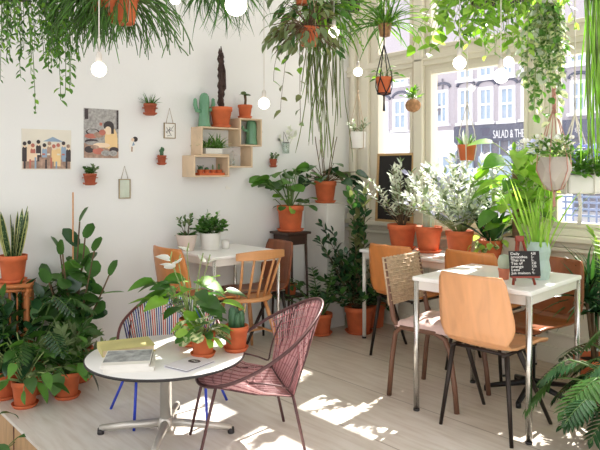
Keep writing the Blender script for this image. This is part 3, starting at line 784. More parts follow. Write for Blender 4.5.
# hanging glass frames
for (x0, y0, x1, y1, ya, xa, lab) in ((163.5, 123, 175, 138.5, 108, 169, 'small hanging frame with sketch, upper one nearer the wooden shelves'), (118.5, 179, 130, 198.5, 166, 124, 'small hanging mirror frame, lower one beneath the upright poster')):
    m, w, h = wall_sheet(x0, y0, x1, y1); kz = depth(m) / FPX; top = (((y0 + y1) / 2) - ya) * kz
    t = thing('hanging_picture' if y0 < 150 else 'hanging_mirror', lab, 'picture' if y0 < 150 else 'mirror', m + V((0, -.006, 0)))
    b = MB(); e = .006; hw, hh = w / 2, h / 2
    b.bx(-hw + e, hw - e, -.005, .005, hh - e, hh); b.bx(-hw + e, hw - e, -.005, .005, -hh, -hh + e); b.bx(-hw, -hw + e, -.005, .005, -hh, hh); b.bx(hw - e, hw, -.005, .005, -hh, hh); b.build('frame', 'brass', t)
    b = MB(); b.bx(-hw + e, hw - e, -.002, .004, -hh + e, hh - e)
    if y0 < 150:
        for q in range(9): b.tube([(U(-hw, hw) * .7, -.003, U(-hh, hh) * .7), (U(-hw, hw) * .7, -.003, U(-hh, hh) * .7)], .0015, 4, 1)
    b.build('picture', ['paper_white' if y0 < 150 else 'mirror_glass', 'print_dark'], t)
    b = MB(); b.tube([(-hw * .6, 0, hh), (0, .003, top), (hw * .6, 0, hh)], .002, 5); b.build('cord', 'cord_tan' if y0 < 150 else 'brass', t)
# little terracotta pots in wall rings
def wall_pot(x, y, wpx, hpx, label, kind):
    m = LW(x, y); k = depth(m) / FPX; r = wpx * k / 2; h = hpx * k
    t = thing('wall_pot', label, 'potted plant', m + V((0, -r - .012, -h / 2)), 0, 'small pots hung on the left wall')
    zt = pot(t, r * .92, r * .66, h, 0, False, 'terracotta_dark')
    b = MB(); b.tube([(r * 1.05 * math.cos(a * PI / 10), r * 1.05 * math.sin(a * PI / 10), h * .62) for a in range(20)], .003, 5, closed=True); b.tube([(0, r, h * .62), (0, r + .012, h * .7), (0, r + .011, h * 1.1)], .003, 5); b.lathe([(r * .6, -.004), (r * .98, h * .1), (r * 1.0, h * .2), (r * .92, h * .2), (r * .6, .002)], 20); b.build('ring', 'terracotta_dark', t)
    L, S = MB(), MB()
    if kind == 'grass': rosette(L, (0, 0, zt), 40, h * 1.15, .008, (15, 85), 'spike', .7, (0, 1)); foliage(t, L, None, ['leaf_dark', 'leaf_mid'])
    elif kind == 'jade': bush(L, S, (0, 0, zt), 8, h * .8, 7, r * .55, r * .4, 'round', (35, 85), .3, .2, .003, (0, 0, 1)); foliage(t, L, S, ['leaf_dark', 'leaf_grey'])
    else:
        b = MB(); b.ball((0, 0, zt + h * .3), r * .38, 12, 8, sz=1.9); b.ball((r * .3, 0, zt + h * .75), r * .26, 10, 7, sz=1.7); b.ball((-r * .3, 0, zt + h * .6), r * .22, 10, 7, sz=1.6); b.ball((.0, 0, zt + h * .85), r * .24, 10, 7, sz=1.6); b.build('cactus', 'cactus_green', t)
    return t
wall_pot(146, 110, 14, 11, 'wall pot with spiky grass above the upper hanging frame', 'grass')
wall_pot(86.5, 179, 14, 11, 'wall pot with bushy jade plant under the upright poster', 'jade')
wall_pot(158.5, 160, 10, 9, 'wall pot with small cactus left of the lowest wooden shelf box', 'cactus')
wall_pot(270, 163, 8, 8, 'tiny wall pot right of the wooden shelf boxes', 'jade')

# wooden box shelves
def wbox_pts(x0, y0, x1, y1, proj):
    a = LW(x0, y0, proj); c = LW(x1, y1, proj); zt = LW((x0 + x1) / 2, y0, proj).z; zb = LW((x0 + x1) / 2, y1, proj).z
    return a.x, c.x, zb, zt
PJ = .155; T_ = .012
def shelf_box(label, x0, x1, z0, z1, proj, sides='LRTB'):
    t = thing('box_shelf', label, 'shelf', ((x0 + x1) / 2, YW, z0), 0, 'wooden box shelves'); w = (x1 - x0) / 2; h = z1 - z0
    for nm, (a, c, e, f) in {'L': (-w, -w + T_, 0, h), 'R': (w - T_, w, 0, h), 'T': (-w + T_, w - T_, h - T_, h), 'B': (-w + T_, w - T_, 0, T_)}.items():
        if nm in sides: b = MB(); b.bx(a, c, -proj, -.001, e, f); b.build('panel', 'shelf_wood', t, bevel=.0015)
    return t
ax0, ax1, az0, az1 = wbox_pts(201.5, 127.5, 252.7, 167.5, PJ)
cx0, cx1, cz0, cz1 = wbox_pts(240, 118.5, 262, 146.2, PJ + .01)
bx0, bx1, bz0, bz1 = wbox_pts(194, 155.5, 229.5, 177, PJ + .02)
# the large open box steps round the two small ones: left panel, top board, floor board, low right panel
t = thing('box_shelf', 'large open wooden shelf box, with a spiky plant in a white trough', 'shelf', (ax0, YW, az0), 0, 'wooden box shelves')
for (a, c, e, f) in ((ax0, ax0 + T_, bz1 + .001, az1), (ax0 + T_, cx0 - .001, az1 - T_, az1), (bx1 + .001, ax1 - T_, az0, az0 + T_), (ax1 - T_, ax1, az0, cz0 - .001), (bx1 + .001, bx1 + .001 + T_, az0 + T_, bz1 - .001), (ax0 + T_, bx1 + T_, bz1 + .001, bz1 + .001 + T_)):
    b = MB(); b.bx(a - ax0, c - ax0, -PJ, -.001, e - az0, f - az0); b.build('panel', 'shelf_wood', t, bevel=.0015)
shelf_box('small wooden shelf box holding a green ceramic cactus, upper right of the cluster', cx0, cx1, cz0, cz1, PJ + .01)
shelf_box('low wooden shelf box holding a tray of tiny cactus pots', bx0, bx1, bz0, bz1, PJ + .02)
MATS['ceramic_green']
def ceramic(label, loc, h, arms, rz=0, fat=.172):
    t = thing('ceramic_cactus', label, 'ornament', loc, rz)
    r = h * fat
    b = MB(); b.lathe([(r * .95, 0), (r * 1.0, .01), (r * .82, h * .35), (r * .85, h * .7), (r * .75, h * .88), (r * .45, h * .97), (1e-4, h)], 30, rib=.06, nrib=10); b.build('trunk', 'ceramic_green', t)
    for s, z0, z1, ro in arms:
        b = MB(); pts = [(s * r * .6, 0, z0 * h), (s * r * 1.45, 0, z0 * h + .004), (s * r * 1.8, 0, (z0 + z1) * h / 2), (s * r * 1.75, 0, z1 * h - .008), (s * r * 1.72, 0, z1 * h)]
        b.tube(pts, [r * ro, r * ro, r * ro, r * ro * .8, r * ro * .15], 10); b.build('arm', 'ceramic_green', t)
    return t
kS = depth(LW(225, 130)) / FPX
ceramic('green ceramic cactus standing on top of the large shelf box', (LW(203.5, 127, .09).x + .01, YW - .085, az1), 33 * kS, ((-1, .45, .82, .36), (1, .5, .86, .36)))
ceramic('green ceramic cactus inside the small upper right shelf box', (LW(251, 145, .08).x, YW - .085, cz0 + T_), 26 * kS, ((1, .35, .72, .38), (-1, .55, .75, .22)), 0, .235)
# pots on the boxes
def potted(name, label, loc, rt, rb, h, saucer=True, mat='terracotta', cat='potted plant', rz=0, group=None, soil=True, rim=.22):
    t = thing(name, label, cat, loc, rz, group); zt = pot(t, rt, rb, h, 0, saucer, mat, soil, rim); return t, zt
t, z = potted('potted_cactus', 'tall dark columnar cactus in a terracotta pot on the large shelf box', (LW(221, 127, .09).x, YW - .09, az1), 11 * kS, 7.5 * kS, 19 * kS)
b = MB(); hh = 62 * kS
b.tube([(0, 0, z - .01), (.004, 0, z + hh * .3), (-.004, 0, z + hh * .6), (.004, 0, z + hh * .85), (.0, 0, z + hh)], [.013, .021, .017, .015, .003], 7)
for k in range(26):
    zz = z + hh * (.08 + .84 * k / 26); a = k * 2.4; b.tube([(math.cos(a) * .01, math.sin(a) * .01, zz - .03), (math.cos(a) * .021, math.sin(a) * .021, zz), (math.cos(a) * .019, math.sin(a) * .019, zz + .035)], [.009, .011, .003], 5)
b.tube([(.012, 0, z + hh * .28), (.034, .0, z + hh * .34), (.03, 0, z + hh * .62), (.028, 0, z + hh * .7)], [.01, .013, .012, .003], 6)
b.build('cactus', 'cactus_dark', t)
t, z = potted('potted_succulent', 'mushroom topped succulent in a terracotta pot on the small upper shelf box', (LW(245, 118, .09).x, YW - .09, cz1), 7.2 * kS, 5.5 * kS, 13 * kS)
L, S = MB(), MB(); S.tube([(0, 0, z), (.006, 0, z + .05), (.0, 0, z + .10)], [.012, .010, .012], 7)
for k in range(9):
    a = k * 2.4; L.leaf((0, 0, z + .10), dirv(a, U(.1, .7)), .05, .045, None, 'round', .9, -.2, 5, k % 2)
foliage(t, L, S, ['leaf_grey', 'leaf_dark'], 'stem_brown')
# trough with grassy plant, wire lantern, tray of cacti
zb = bz1 + .001 + T_
t = thing('white_trough', 'spiky green plant in a white trough inside the large shelf box', 'potted plant', ((LW(212, 152, .09).x), YW - .08, zb))
wt = 9.5 * kS; b = MB(); b.bx(-wt, wt, -.045, .045, 0, .045); b.build('pot', 'white_pot', t, bevel=.006)
b = MB(); b.bx(-wt + .008, wt - .008, -.037, .037, .045, .047); b.build('soil', 'soil', t)
L = MB()
for q in (-.06, -.02, .03, .06): rosette(L, (q, -.01, .047), 16, .13, .018, (10, 75), 'spike', .7, (0, 0, 1))
L2 = MB(); foliage(t, L, None, ['leaf_mid', 'leaf_varieg'])
t = thing('wire_lantern', 'small white wire lantern at the right end of the large shelf box', 'lantern', (LW(231.5, 165, .07).x + .012, YW - .07, az0 + T_))
b = MB(); hh = 15 * kS
for a, c in ((-1, -1), (-1, 1), (1, 1), (1, -1)): b.tube([(a * .03, c * .03, 0), (a * .03, c * .03, hh * .7), (0, 0, hh)], .0025, 5)
for z in (.003, hh * .7): b.tube([(-.03, -.03, z), (.03, -.03, z), (.03, .03, z), (-.03, .03, z)], .0025, 5, closed=True)
b.build('frame', 'white_metal', t)
b = MB(); b.lathe([(.018, .004), (.02, .03), (.018, .06), (.014, .06)], 14); b.build('glass', 'jar_glass', t)
zt0 = bz0 + T_; tx = LW(209, 172, .09).x
t = thing('pot_tray', 'terracotta tray inside the low shelf box under the tiny pots', 'tray', (tx, YW - .10, zt0))
b = MB(); wq = 13.5 * kS; b.bx(-wq, wq, -.035, .035, 0, .008); b.bx(-wq, wq, -.039, -.033, 0, .02); b.bx(-wq, wq, .033, .039, 0, .02); b.bx(-wq - .004, -wq, -.039, .039, 0, .02); b.bx(wq, wq + .004, -.039, .039, 0, .02); b.build('tray', 'terracotta', t)
for k, lab in enumerate(('leftmost', 'second', 'third', 'rightmost')):
    t, z = potted('tiny_cactus_pot', '%s of the four tiny cactus pots on the terracotta tray' % lab, (tx - wq * .76 + k * wq * .51, YW - .10, zt0 + .008), .026, .02, .036, False, 'terracotta', group='tiny cactus pots on the tray')
    b = MB(); hh = (.03, .02, .045, .05)[k]; r = (.02, .018, .007, .008)[k]; b.ball((0, 0, z + hh * .5 - .004), r, 12, 8, sz=hh * .6 / r if k > 1 else 1.0)
    if k == 0:
        for q in range(9): b.tube([(0, 0, z), (.03 * math.cos(q * .7), .02 * math.sin(q * .7), z + .04)], [.004, .001], 4)
    b.build('cactus', ['cactus_green', 'cactus_green', 'leaf_grey', 'leaf_grey'][k], t)
# faint little ornament below the shelves
m = LW(228, 188); o = MB()
o.prism([V((-.02, 0, -.01)), V((.015, 0, -.012)), V((.03, 0, .006)), V((.005, 0, .004)), V((-.008, 0, .02)), V((-.028, 0, .012))], (0, -.004, 0)); tag(o.build('wall_ornament', 'paper_white'), 'tiny white ornament on the wall below the wooden shelf boxes', 'ornament', None, m)

# ================================================================== ON THE TABLES
def book(label, c, sx_, sy_, h, rz, cover, pages, pic=None, group=None):
    t = thing('book', label, 'book', c, rz, group); e = .003
    b = MB(); b.bx(-sx_ / 2, sx_ / 2, -sy_ / 2, sy_ / 2, h - e, h); b.bx(-sx_ / 2, sx_ / 2, -sy_ / 2, sy_ / 2, 0, e); b.bx(-sx_ / 2, -sx_ / 2 + e, -sy_ / 2, sy_ / 2, e, h - e); b.build('cover', cover, t)
    b = MB(); b.bx(-sx_ / 2 + e, sx_ / 2 - .006, -sy_ / 2 + .006, sy_ / 2 - .006, e, h - e); b.build('pages', pages, t)
    if pic:
        b = MB(); b.bx(-sx_ * .5 + .004, sx_ * .5 - .004, -sy_ * .3, sy_ * .46, h, h + .0006); b.build('cover_print', pic, t)
    return t
def on_table(x, y, z): return G(x, y, z)
ang = YAW - PI / 2
p = on_table(126, 344, TH + .03); q = V((p.x, p.y, TH))
book('old yellow green book lying at the back of the round table', q, .27, .19, .034, ang + math.radians(25), 'book_green', 'book_pages')
p = on_table(128, 359, TH + .03); q = V((p.x, p.y, TH))
bl = book('white book at the bottom of the stack on the round table', q + RT * .012, .235, .245, .022, ang + math.radians(12), 'book_white', 'book_white')
bu = book('grey and white picture book on top of the stack on the round table', q + V((0, 0, .022)) , .225, .25, .018, ang + math.radians(9), 'book_white', 'book_white', 'book_cover_grey')
b = MB()
for k in range(6): b.bx(.1125, .114, -.1 + k * .035, -.085 + k * .035 + .012 * (k % 2), .005, .014)
b.build('spine_print', 'print_dark', bu)
p = on_table(190, 365, TH); t = book('thin white booklet with a black oval emblem on the round table', V((p.x, p.y, TH)), .15, .20, .011, ang - math.radians(34), 'booklet_paper', 'print_dark')
b = MB(); b.poly([V((.034 * math.cos(a * PI / 16), .03 + .026 * math.sin(a * PI / 16), .0117)) for a in range(32)])
b.build('emblem', 'print_dark', t)
b = MB()
for k in range(3): b.tube([(-.018 + k * .012, .03 + .006 * math.sin(k * 2), .012), (-.012 + k * .012, .036 - .008 * (k % 2), .012), (-.006 + k * .012, .027 + .004 * k, .012)], .0013, 4)
b.build('emblem_lettering', 'paper_white', t)

# three pots on the low round table
def tablepot(x, y, z, label, rt, rb, h, name='potted_plant', **kw):
    p = G(x, y, z); return potted(name, label, p, rt, rb, h, **kw)
t, z = tablepot(191, 345, TH, 'large white flowered anthurium in a terracotta pot on the round table', .064, .048, .14, 'potted_anthurium')
L, S = MB(), MB()
petiole(L, S, (0, 0, z), 28, .24, .14, .095, 'heart', (48, 86), .6, (0, 0, 1, 2), .0028, .6, .55)
petiole(L, S, (0, 0, z), 4, .28, .15, .10, 'heart', (48, 66), .5, (2, 1), .0028, .5, .5, az=(math.radians(100), math.radians(165)))
petiole(L, S, (0, 0, z), 10, .15, .10, .07, 'heart', (50, 85), .7, (0, 1, 3), .0028, .6, .5)
foliage(t, L, S, ['leaf_dark', 'leaf_mid', 'leaf_fresh', 'leaf_deep'], 'stem_pale')
for k, (az, hgt) in enumerate(((2.2, .35), (2.9, .31), (1.2, .38), (.4, .33), (-.8, .33), (1.8, .30), (3.4, .34))):
    S = MB(); pts = arc((0, 0, z), dirv(az, 1.3), hgt, .25, 6, .03); S.tube(pts, .0025, 5)
    L = MB(); L.leaf(pts[-1], dirv(az + .6, .35), .085, .062, None, 'heart', .3, .25, 5)
    o = L.build('flower', 'petal_white', t); S.tube([pts[-1], pts[-1] + V((.012, 0, .045))], [.0045, .003], 6); S.build('flower_stem', 'stem_pale', o)
t, z = tablepot(203, 356, TH, 'variegated leafy plant in the front terracotta pot on the round table', .063, .049, .115, 'potted_peperomia')
L, S = MB(), MB(); petiole(L, S, (0, 0, z), 46, .10, .075, .058, 'round', (15, 85), .6, (0, 0, 1, 2), .002, .6, .4)
foliage(t, L, S, ['leaf_varieg', 'leaf_lime', 'leaf_dark'], 'stem_pale')
b = MB(); a = V((.03, -.01, z)); b.tube([a, a + V((-.05, .05, .13))], .006, 4, 0, flat=.3); b.tube([a + V((.012, 0, .02)), a + V((-.04, .05, .15))], .004, 4, 1, flat=.3); b.build('plant_tag', ['blue_cord', 'paper_white'], t)
t, z = tablepot(236, 350.5, TH, 'columnar cactus in the right terracotta pot on the round table', .066, .05, .125, 'potted_cactus')
b = MB()
for x, y, r, h in ((-.022, 0, .021, .115), (.012, .015, .018, .10), (.018, -.02, .018, .095), (-.01, -.028, .015, .085), (-.005, .03, .016, .09)):
    b.lathe([(r * .9, z - .01), (r, z + h * .5), (r * .85, z + h * .85), (r * .4, z + h * .98), (1e-4, z + h)], 24, (x, y, 0), rib=.12, nrib=8)
b.build('cactus', 'cactus_green', t)
b = MB(); b.tube([(.035, 0, z - .01), (.062, .0, z + .12)], .0055, 5, flat=.4); b.build('plant_label_stick', 'frame_wood', t)

# wall table
for x, y, rt_, rb_, h_, mt, lab, kind in ((186, 251, .078, .056, .118, 'pink_pot', 'sparse dark plant in a pale pink pot on the wall table', 0), (208, 250.5, .080, .066, .125, 'white_pot', 'bushy green plant in a white pot on the wall table', 1)):
    p = V((2.455 if kind == 0 else 2.63, 4.17 if kind == 0 else 4.12, .765)); t, z = potted('potted_herb', lab, p, rt_, rb_, h_, False, mt, rim=0)
    L, S = MB(), MB()
    if kind == 0:
        rosette(L, (0, 0, z), 30, .06, .02, (5, 60), 'lance', .5, (0,), base=.03); bush(L, S, (0, 0, z), 4, .17, 6, .04, .022, 'oval', (60, 88), .2, .5, .003, (0, 1)); foliage(t, L, S, ['leaf_dark', 'leaf_grey'], 'stem_brown')
    else:
        bush(L, S, (0, 0, z), 26, .12, 8, .045, .03, 'oval', (30, 88), .4, .2, .002, (0, 0, 1), base=.05); bush(L, S, (0, 0, z), 3, .18, 7, .04, .026, 'oval', (65, 88), .3, .4, .002, (1, 2), base=.03); foliage(t, L, S, ['leaf_dark', 'leaf_mid', 'leaf_silver'])
t = thing('white_mug', 'small white mug beside the bushy plant on the wall table', 'mug', (2.74, 4.08, .765), .6)
b = MB(); b.lathe([(.024, 0), (.028, .004), (.03, .065), (.027, .065), (.025, .01), (1e-4, .01)], 20); b.build('cup', 'white_pot', t)
b = MB(); b.tube([(.029, 0, .052), (.046, 0, .048), (.048, 0, .025), (.028, 0, .016)], .004, 6); b.build('handle', 'white_pot', t)

# square table: chalkboard menu on easel, vase, little cactus
p = G(522, 284, .76); p.z = .76
t = thing('menu_board', 'small black chalkboard menu on a red wooden easel on the square table', 'menu board', p, ang + math.radians(2))
b = MB(); k = 3.32 / FPX; w, h = 31 * k, 25 * k; ti = Matrix.Rotation(math.radians(-10), 4, 'X')
zc = .05
bb = MB(); bb.bx(-w / 2, w / 2, -.004, .004, 0, h); bo = bb.build('board', 'chalkboard', t); bo.location = (0, -.046, zc); bo.rotation_euler = (math.radians(-10), 0, 0)
rows = (('Daily', '4,50'), ('smoothie', '5,-'), ('Thai ice', '5,-'), ('Tea of', '3,50'), ('orange', '3,50'), ('Lassi', '4,-'), ('Jus maison', '4,-'))
for i, (s, pr) in enumerate(rows):
    zz = h * (.90 - .128 * i)
    text('chalk_writing', s, .0195, 'chalk', bo, (-w * .46, -.0046, zz - .008), ext=.0004, sx=1.2); text('chalk_price', pr, .018, 'chalk', bo, (w * .22, -.0046, zz - .006), ext=.0004, sx=.8)
for s in (-1, 1):
    b = MB(); b.tube([(s * .058, -.03, 0), (s * .012, .035, .245)], .0075, 4); b.build('leg', 'easel_wood', t)
b = MB(); b.tube([(0, .10, 0), (0, .04, .235)], .0065, 4); b.build('leg', 'easel_wood', t)
b = MB(); b.box((0, -.042, .045), (.15, .03, .009)); b.build('ledge', 'easel_wood', t)
b = MB(); b.box((0, .036, .235), (.045, .022, .03)); b.build('head_block', 'easel_wood', t, bevel=.003)
p = G(538, 278.5, .76)
t = thing('faceted_vase', 'pale green faceted vase of long grassy leaves on the square table', 'vase', (p.x, p.y, .76), .2)
b = MB(); k = 3.45 / FPX; n = 9; prof = ((11.0, 0), (12.8, 10), (10.8, 20), (13.2, 29), (10.5, 38.5)); vs = []
for i, (r, z) in enumerate(prof):
    for j in range(n): a = 2 * PI * (j + .5 * (i % 2)) / n; vs.append((r * k * math.cos(a), r * k * math.sin(a), z * k))
fs = [tuple(reversed(range(n)))]
for i in range(len(prof) - 1):
    for j in range(n):
        j2 = (j + 1) % n; A, B, C_, D_ = i * n + j, i * n + j2, (i + 1) * n + j2, (i + 1) * n + j
        if i % 2 == 0: fs += [(A, B, D_), (B, C_, D_)]
        else: fs += [(A, B, C_), (A, C_, D_)]
m_ = len(vs)
for j in range(n): a = 2 * PI * j / n; vs.append((9 * k * math.cos(a), 9 * k * math.sin(a), 38.5 * k))
for j in range(n): a = 2 * PI * j / n; vs.append((8.5 * k * math.cos(a), 8.5 * k * math.sin(a), 4 * k))
o4 = 4 * n
for j in range(n): j2 = (j + 1) % n; fs += [(o4 + j, o4 + j2, m_ + j2, m_ + j), (m_ + j, m_ + j2, m_ + n + j2, m_ + n + j)]
fs.append(tuple(m_ + n + j for j in range(n)))
b.add(vs, fs, 0, False); b.build('body', 'vase_green', t)
L = MB(); rosette(L, (0, 0, .03), 32, .50, .015, (68, 89), 'strap', .4, (0, 1, 1, 2), .012, .35, 7, .35); L.build('leaves', ['leaf_fresh', 'leaf_lime', 'leaf_lime'], t)
p = G(504, 279, .76)
t, z = potted('potted_cactus', 'little round cactus in a pink pot left of the chalkboard menu', (p.x, p.y, .76), .032, .026, .06, False, 'terracotta_pink')
b = MB(); b.lathe([(.018, z - .01), (.03, z + .02), (.032, z + .05), (.022, z + .078), (1e-4, z + .085)], 28, rib=.1, nrib=9); b.build('cactus', 'leaf_silver', t)

# chalkboard leaning on the window
p0 = RW(377, 217, .05); p1 = RW(412, 217, .05); w = p0.y - p1.y; h = .60
t = thing('chalkboard', 'black chalkboard in a thin wooden frame leaning against the left window', 'chalkboard', (XW - .055, (p0.y + p1.y) / 2, .906), -PI / 2)
b = MB(); b.bx(-w / 2, w / 2, -.004, .004, .0, h); o = b.build('slate', 'chalkboard', t); o.rotation_euler = (math.radians(-3), 0, 0)
b = MB()
for a in ((-w / 2 - .01, -w / 2 + .012, 0, h), (w / 2 - .012, w / 2 + .01, 0, h), (-w / 2, w / 2, 0, .02), (-w / 2, w / 2, h - .02, h)): b.bx(a[0], a[1], -.012, .010, a[2], a[3])
o = b.build('frame', 'frame_wood', t); o.rotation_euler = (math.radians(-3), 0, 0)
# ================================================================== WINDOW TABLE ROW
ZB = .72
def onbar(x, X=4.05): l = (x - 300) / FPX; D = X / (FW.x + RT.x * l); p = WD(x, D, ZB); return p, D / FPX
p, k = onbar(402, 4.02)
t, z = potted('potted_olive', 'silver leaved olive bush in a terracotta pot before the chalkboard', p, 14.5 * k, 10.5 * k, 24 * k)
L, S = MB(), MB(); bush(L, S, (0, 0, z), 20, .52, 30, .055, .018, 'lance', (48, 88), .35, .22, .005, (0, 0, 1, 2), .02, .4, .8); foliage(t, L, S, ['leaf_silver', 'leaf_pale', 'leaf_grey'], 'stem_brown')
p, k = onbar(428.5, 4.02)
t, z = potted('potted_cactus', 'pale columnar cactus in a terracotta pot right of the olive bush', p, 13.5 * k, 10 * k, 25 * k)
b = MB()
for x, y, r, h in ((-.02, 0, .027, .23), (.03, .015, .023, .17), (.0, -.03, .02, .13)): b.lathe([(r * .9, z - .01), (r, z + h * .5), (r * .8, z + h * .85), (1e-4, z + h)], 24, (x, y, 0), rib=.12, nrib=8)
b.build('cactus', 'leaf_silver', t)
p, k = onbar(459.5, 4.02)
t, z = potted('potted_bush', 'big airy pale leaved bush in a terracotta pot before the middle window', p, 13.8 * k, 10.5 * k, 24.5 * k)
L, S = MB(), MB(); bush(L, S, (0, 0, z), 44, .60, 30, .066, .028, 'lance', (34, 88), .3, .2, .004, (0, 0, 1, 2, 3), .03, .4, .8); foliage(t, L, S, ['leaf_pale', 'leaf_silver', 'leaf_lilac', 'leaf_grey'], 'stem_pale')
p, k = onbar(491, 4.05); 
t, z = potted('potted_sansevieria', 'broad dark snake plant with pale trailing leaves in a terracotta pot on the window table', p, 12 * k, 9 * k, 18 * k)
L, S = MB(), MB(); rosette(L, (0, 0, z), 12, .34, .075, (35, 86), 'lance', .5, (0, 0, 1), .02, .3, 7); foliage(t, L, None, ['leaf_deep', 'leaf_dark'])
L, S = MB(), MB(); petiole(L, S, (0, 0, z), 26, .12, .06, .045, 'heart', (0, 60), 1.4, (0, 1), .002, .5, .6, .06); foliage(t, L, S, ['leaf_varieg', 'leaf_lime'], 'stem_pale', 'pale_leaves', 'pale_stems')
p, k = onbar(516, 4.08)
t = thing('potted_monstera', 'large bright green monstera on a moss pole in a square concrete pot', 'potted plant', p, 0)
b = MB(); hw = 9 * k; b.prism([V((-hw * .85, -hw * .85, 0)), V((hw * .85, -hw * .85, 0)), V((hw * .85, hw * .85, 0)), V((-hw * .85, hw * .85, 0))], (0, 0, .004))
b.bx(-hw, hw, -hw, hw, .004, .17); b.build('pot', 'concrete_pot', t, bevel=.008)
b = MB(); b.bx(-hw + .012, hw - .012, -hw + .012, hw - .012, .17, .174); b.build('soil', 'soil', t)
b = MB(); b.tube([(0, 0, .17), (.0, .0, .64)], .026, 8); b.build('moss_pole', 'post_wood', t)
L, S = MB(), MB()
def split_leaf(L, S, p, d, Lg, Wd, mi=0, n=7, up=None):
    d = V(d).normalized(); side = d.cross(V((0, 0, 1)))
    if side.length < .1: side = V((1, 0, 0))
    side.normalize(); nr = side.cross(d)
    pts = [V(p) + d * (Lg * i / 8) - nr * (Lg * .25 * (i / 8) ** 2) * -1 * -1 for i in range(9)]
    S.tube(pts, .0022, 4)
    for i in range(n):
        t_ = .12 + .8 * i / n; q, tg = along(pts, t_); w = Wd / 2 * (math.sin(PI * (.18 + .75 * t_)) ** .6)
        for s in (-1, 1): L.leaf(q, side * s + tg * (.35 + .5 * t_) - nr * .1, w * 1.1, w * .16 + Lg * .03, nr, 'strap', .3, .1, 3, mi)
    q, tg = along(pts, .9); L.leaf(q, tg, Lg * .22, Wd * .22, nr, 'lance', .3, .1, 3, mi)
for kx in range(34):
    a = kx * 2.4; zz = .24 + .44 * (kx / 34); pts = arc((0, 0, zz), dirv(a, U(.35, 1.0)), U(.08, .2), .7, 5); S.tube(pts, .004, 5)
    L.leaf(pts[-1], V((math.cos(a), math.sin(a), -U(.0, .7))), U(.11, .19), U(.10, .15), None, 'heart', .6, .15, 5, rnd.choice((0, 0, 1, 2)))
for kx in range(12):
    a = kx * 2.4 + 1; pts = arc((0, 0, .3 + .035 * kx), dirv(a, 1.0), .22, .6, 5); S.tube(pts, .004, 5); L.leaf(pts[-1], V((math.cos(a), math.sin(a), U(-.6, .2))), U(.14, .2), U(.11, .16), None, 'heart', .5, .15, 5, rnd.choice((0, 1, 2)))
for kx in range(10): a = U(0, 6.3); S.tube(arc((0, 0, U(.3, .6)), dirv(a, -.3), U(.2, .4), 1.5, 7, .1), .003, 4)
foliage(t, L, S, ['leaf_fresh', 'leaf_lime', 'leaf_mid'], 'stem_pale')

p, k = onbar(534, 4.12)
t, z = potted('potted_hydrangea', 'white and lilac flowering hydrangea behind the pale vase', p, .06, .045, .11)
L, S = MB(), MB(); bush(L, S, (0, 0, z), 9, .66, 12, .08, .05, 'oval', (72, 88), .2, .35, .004, (0, 0, 1), .02); foliage(t, L, S, ['leaf_fresh', 'leaf_lime'], 'stem_pale')
for dx, dy, dz, r, m_ in ((-.03, .06, .69, .055, 'petal_white'), (-.05, -.03, .68, .05, 'petal_lilac'), (-.02, .13, .66, .05, 'petal_lilac')):
    b = MB()
    for q in range(60): d = dirv(U(0, 6.3), U(-.8, 1.5)) * r * U(.7, 1); b.leaf(V((dx, dy, z + dz)) + d, d + V((U(-.02, .02), U(-.02, .02), U(-.02, .02))), .022, .022, None, 'round', .3, .1, 3)
    keep_inside(t, b); b.build('blossom', m_, t)
# ================================================================== CORNER PLANTS
t, z = potted('potted_geranium', 'broad leaved geranium in a terracotta pot on the dark stand', (3.46, 4.18, .845), .112, .088, .21)
L, S = MB(), MB(); petiole(L, S, (0, 0, z), 18, .34, .13, .13, 'round', (52, 86), .4, (0, 0, 1), .004, .5, .55); petiole(L, S, (0, 0, z), 14, .14, .07, .06, 'round', (20, 80), .7, (1, 2), .003, .5, .4, .08)
petiole(L, S, (0, 0, z), 3, .36, .15, .15, 'round', (48, 60), .4, (0,), .004, .5, .4, az=(math.radians(140), math.radians(190)))
foliage(t, L, S, ['leaf_mid', 'leaf_dark', 'leaf_fresh'])
t, z = potted('potted_ivy', 'dark leaved ivy in a terracotta pot on the white pedestal', (3.86, 4.18, 1.07), .098, .072, .185)
L, S = MB(), MB(); petiole(L, S, (0, 0, z), 20, .24, .12, .11, 'heart', (15, 80), .8, (0, 0, 1), .003, .6, .6); petiole(L, S, (0, 0, z), 8, .34, .11, .09, 'heart', (20, 50), .8, (0, 2), .003, .6, .6, az=(-1.2, .2)); foliage(t, L, S, ['leaf_deep', 'leaf_dark', 'leaf_grey'], 'stem_brown')
b = MB()
for k in range(5): a = k * 1.3; b.tube(arc((.02 * math.cos(a), .02 * math.sin(a), z), dirv(a, 1.35), .42, .05, 6, .06), .004, 5)
b.build('twigs', 'stem_brown', t)
# small pot on the stand's shelf
t, z = potted('potted_plant', 'small plant in a terracotta pot on the low shelf of the dark stand', (3.46, 4.18, .316), .055, .042, .09, False)
L, S = MB(), MB(); petiole(L, S, (0, 0, z), 18, .10, .06, .035, 'lance', (10, 70), .8, (0,), .002, .6, .4); foliage(t, L, S, ['leaf_dark'])
p = WD(321, 5.34)
t, z = potted('potted_zamioculcas', 'zamioculcas with arching leafy fronds in a terracotta pot on the floor by the pedestal', p, .095, .072, .17)
L, S = MB(), MB()
for k in range(10):
    a = k * 2.4 + .4; pts = arc((.02 * math.cos(a), .02 * math.sin(a), z), dirv(a, math.radians(U(35, 82))), U(.34, .5), .55, 8, .03); S.tube(pts, [.008 - .0006 * i for i in range(9)], 6)
    for j in range(11):
        q, tg = along(pts, .25 + .74 * j / 11); sd = tg.cross(V((0, 0, 1))); sd = sd.normalized() if sd.length > .05 else V((1, 0, 0))
        for s in (-1, 1): L.leaf(q, sd * s + tg * .6, .075, .032, None, 'lance', .4, .2, 3, j % 2)
foliage(t, L, S, ['leaf_deep', 'leaf_dark'])
p = WD(359, 5.40)
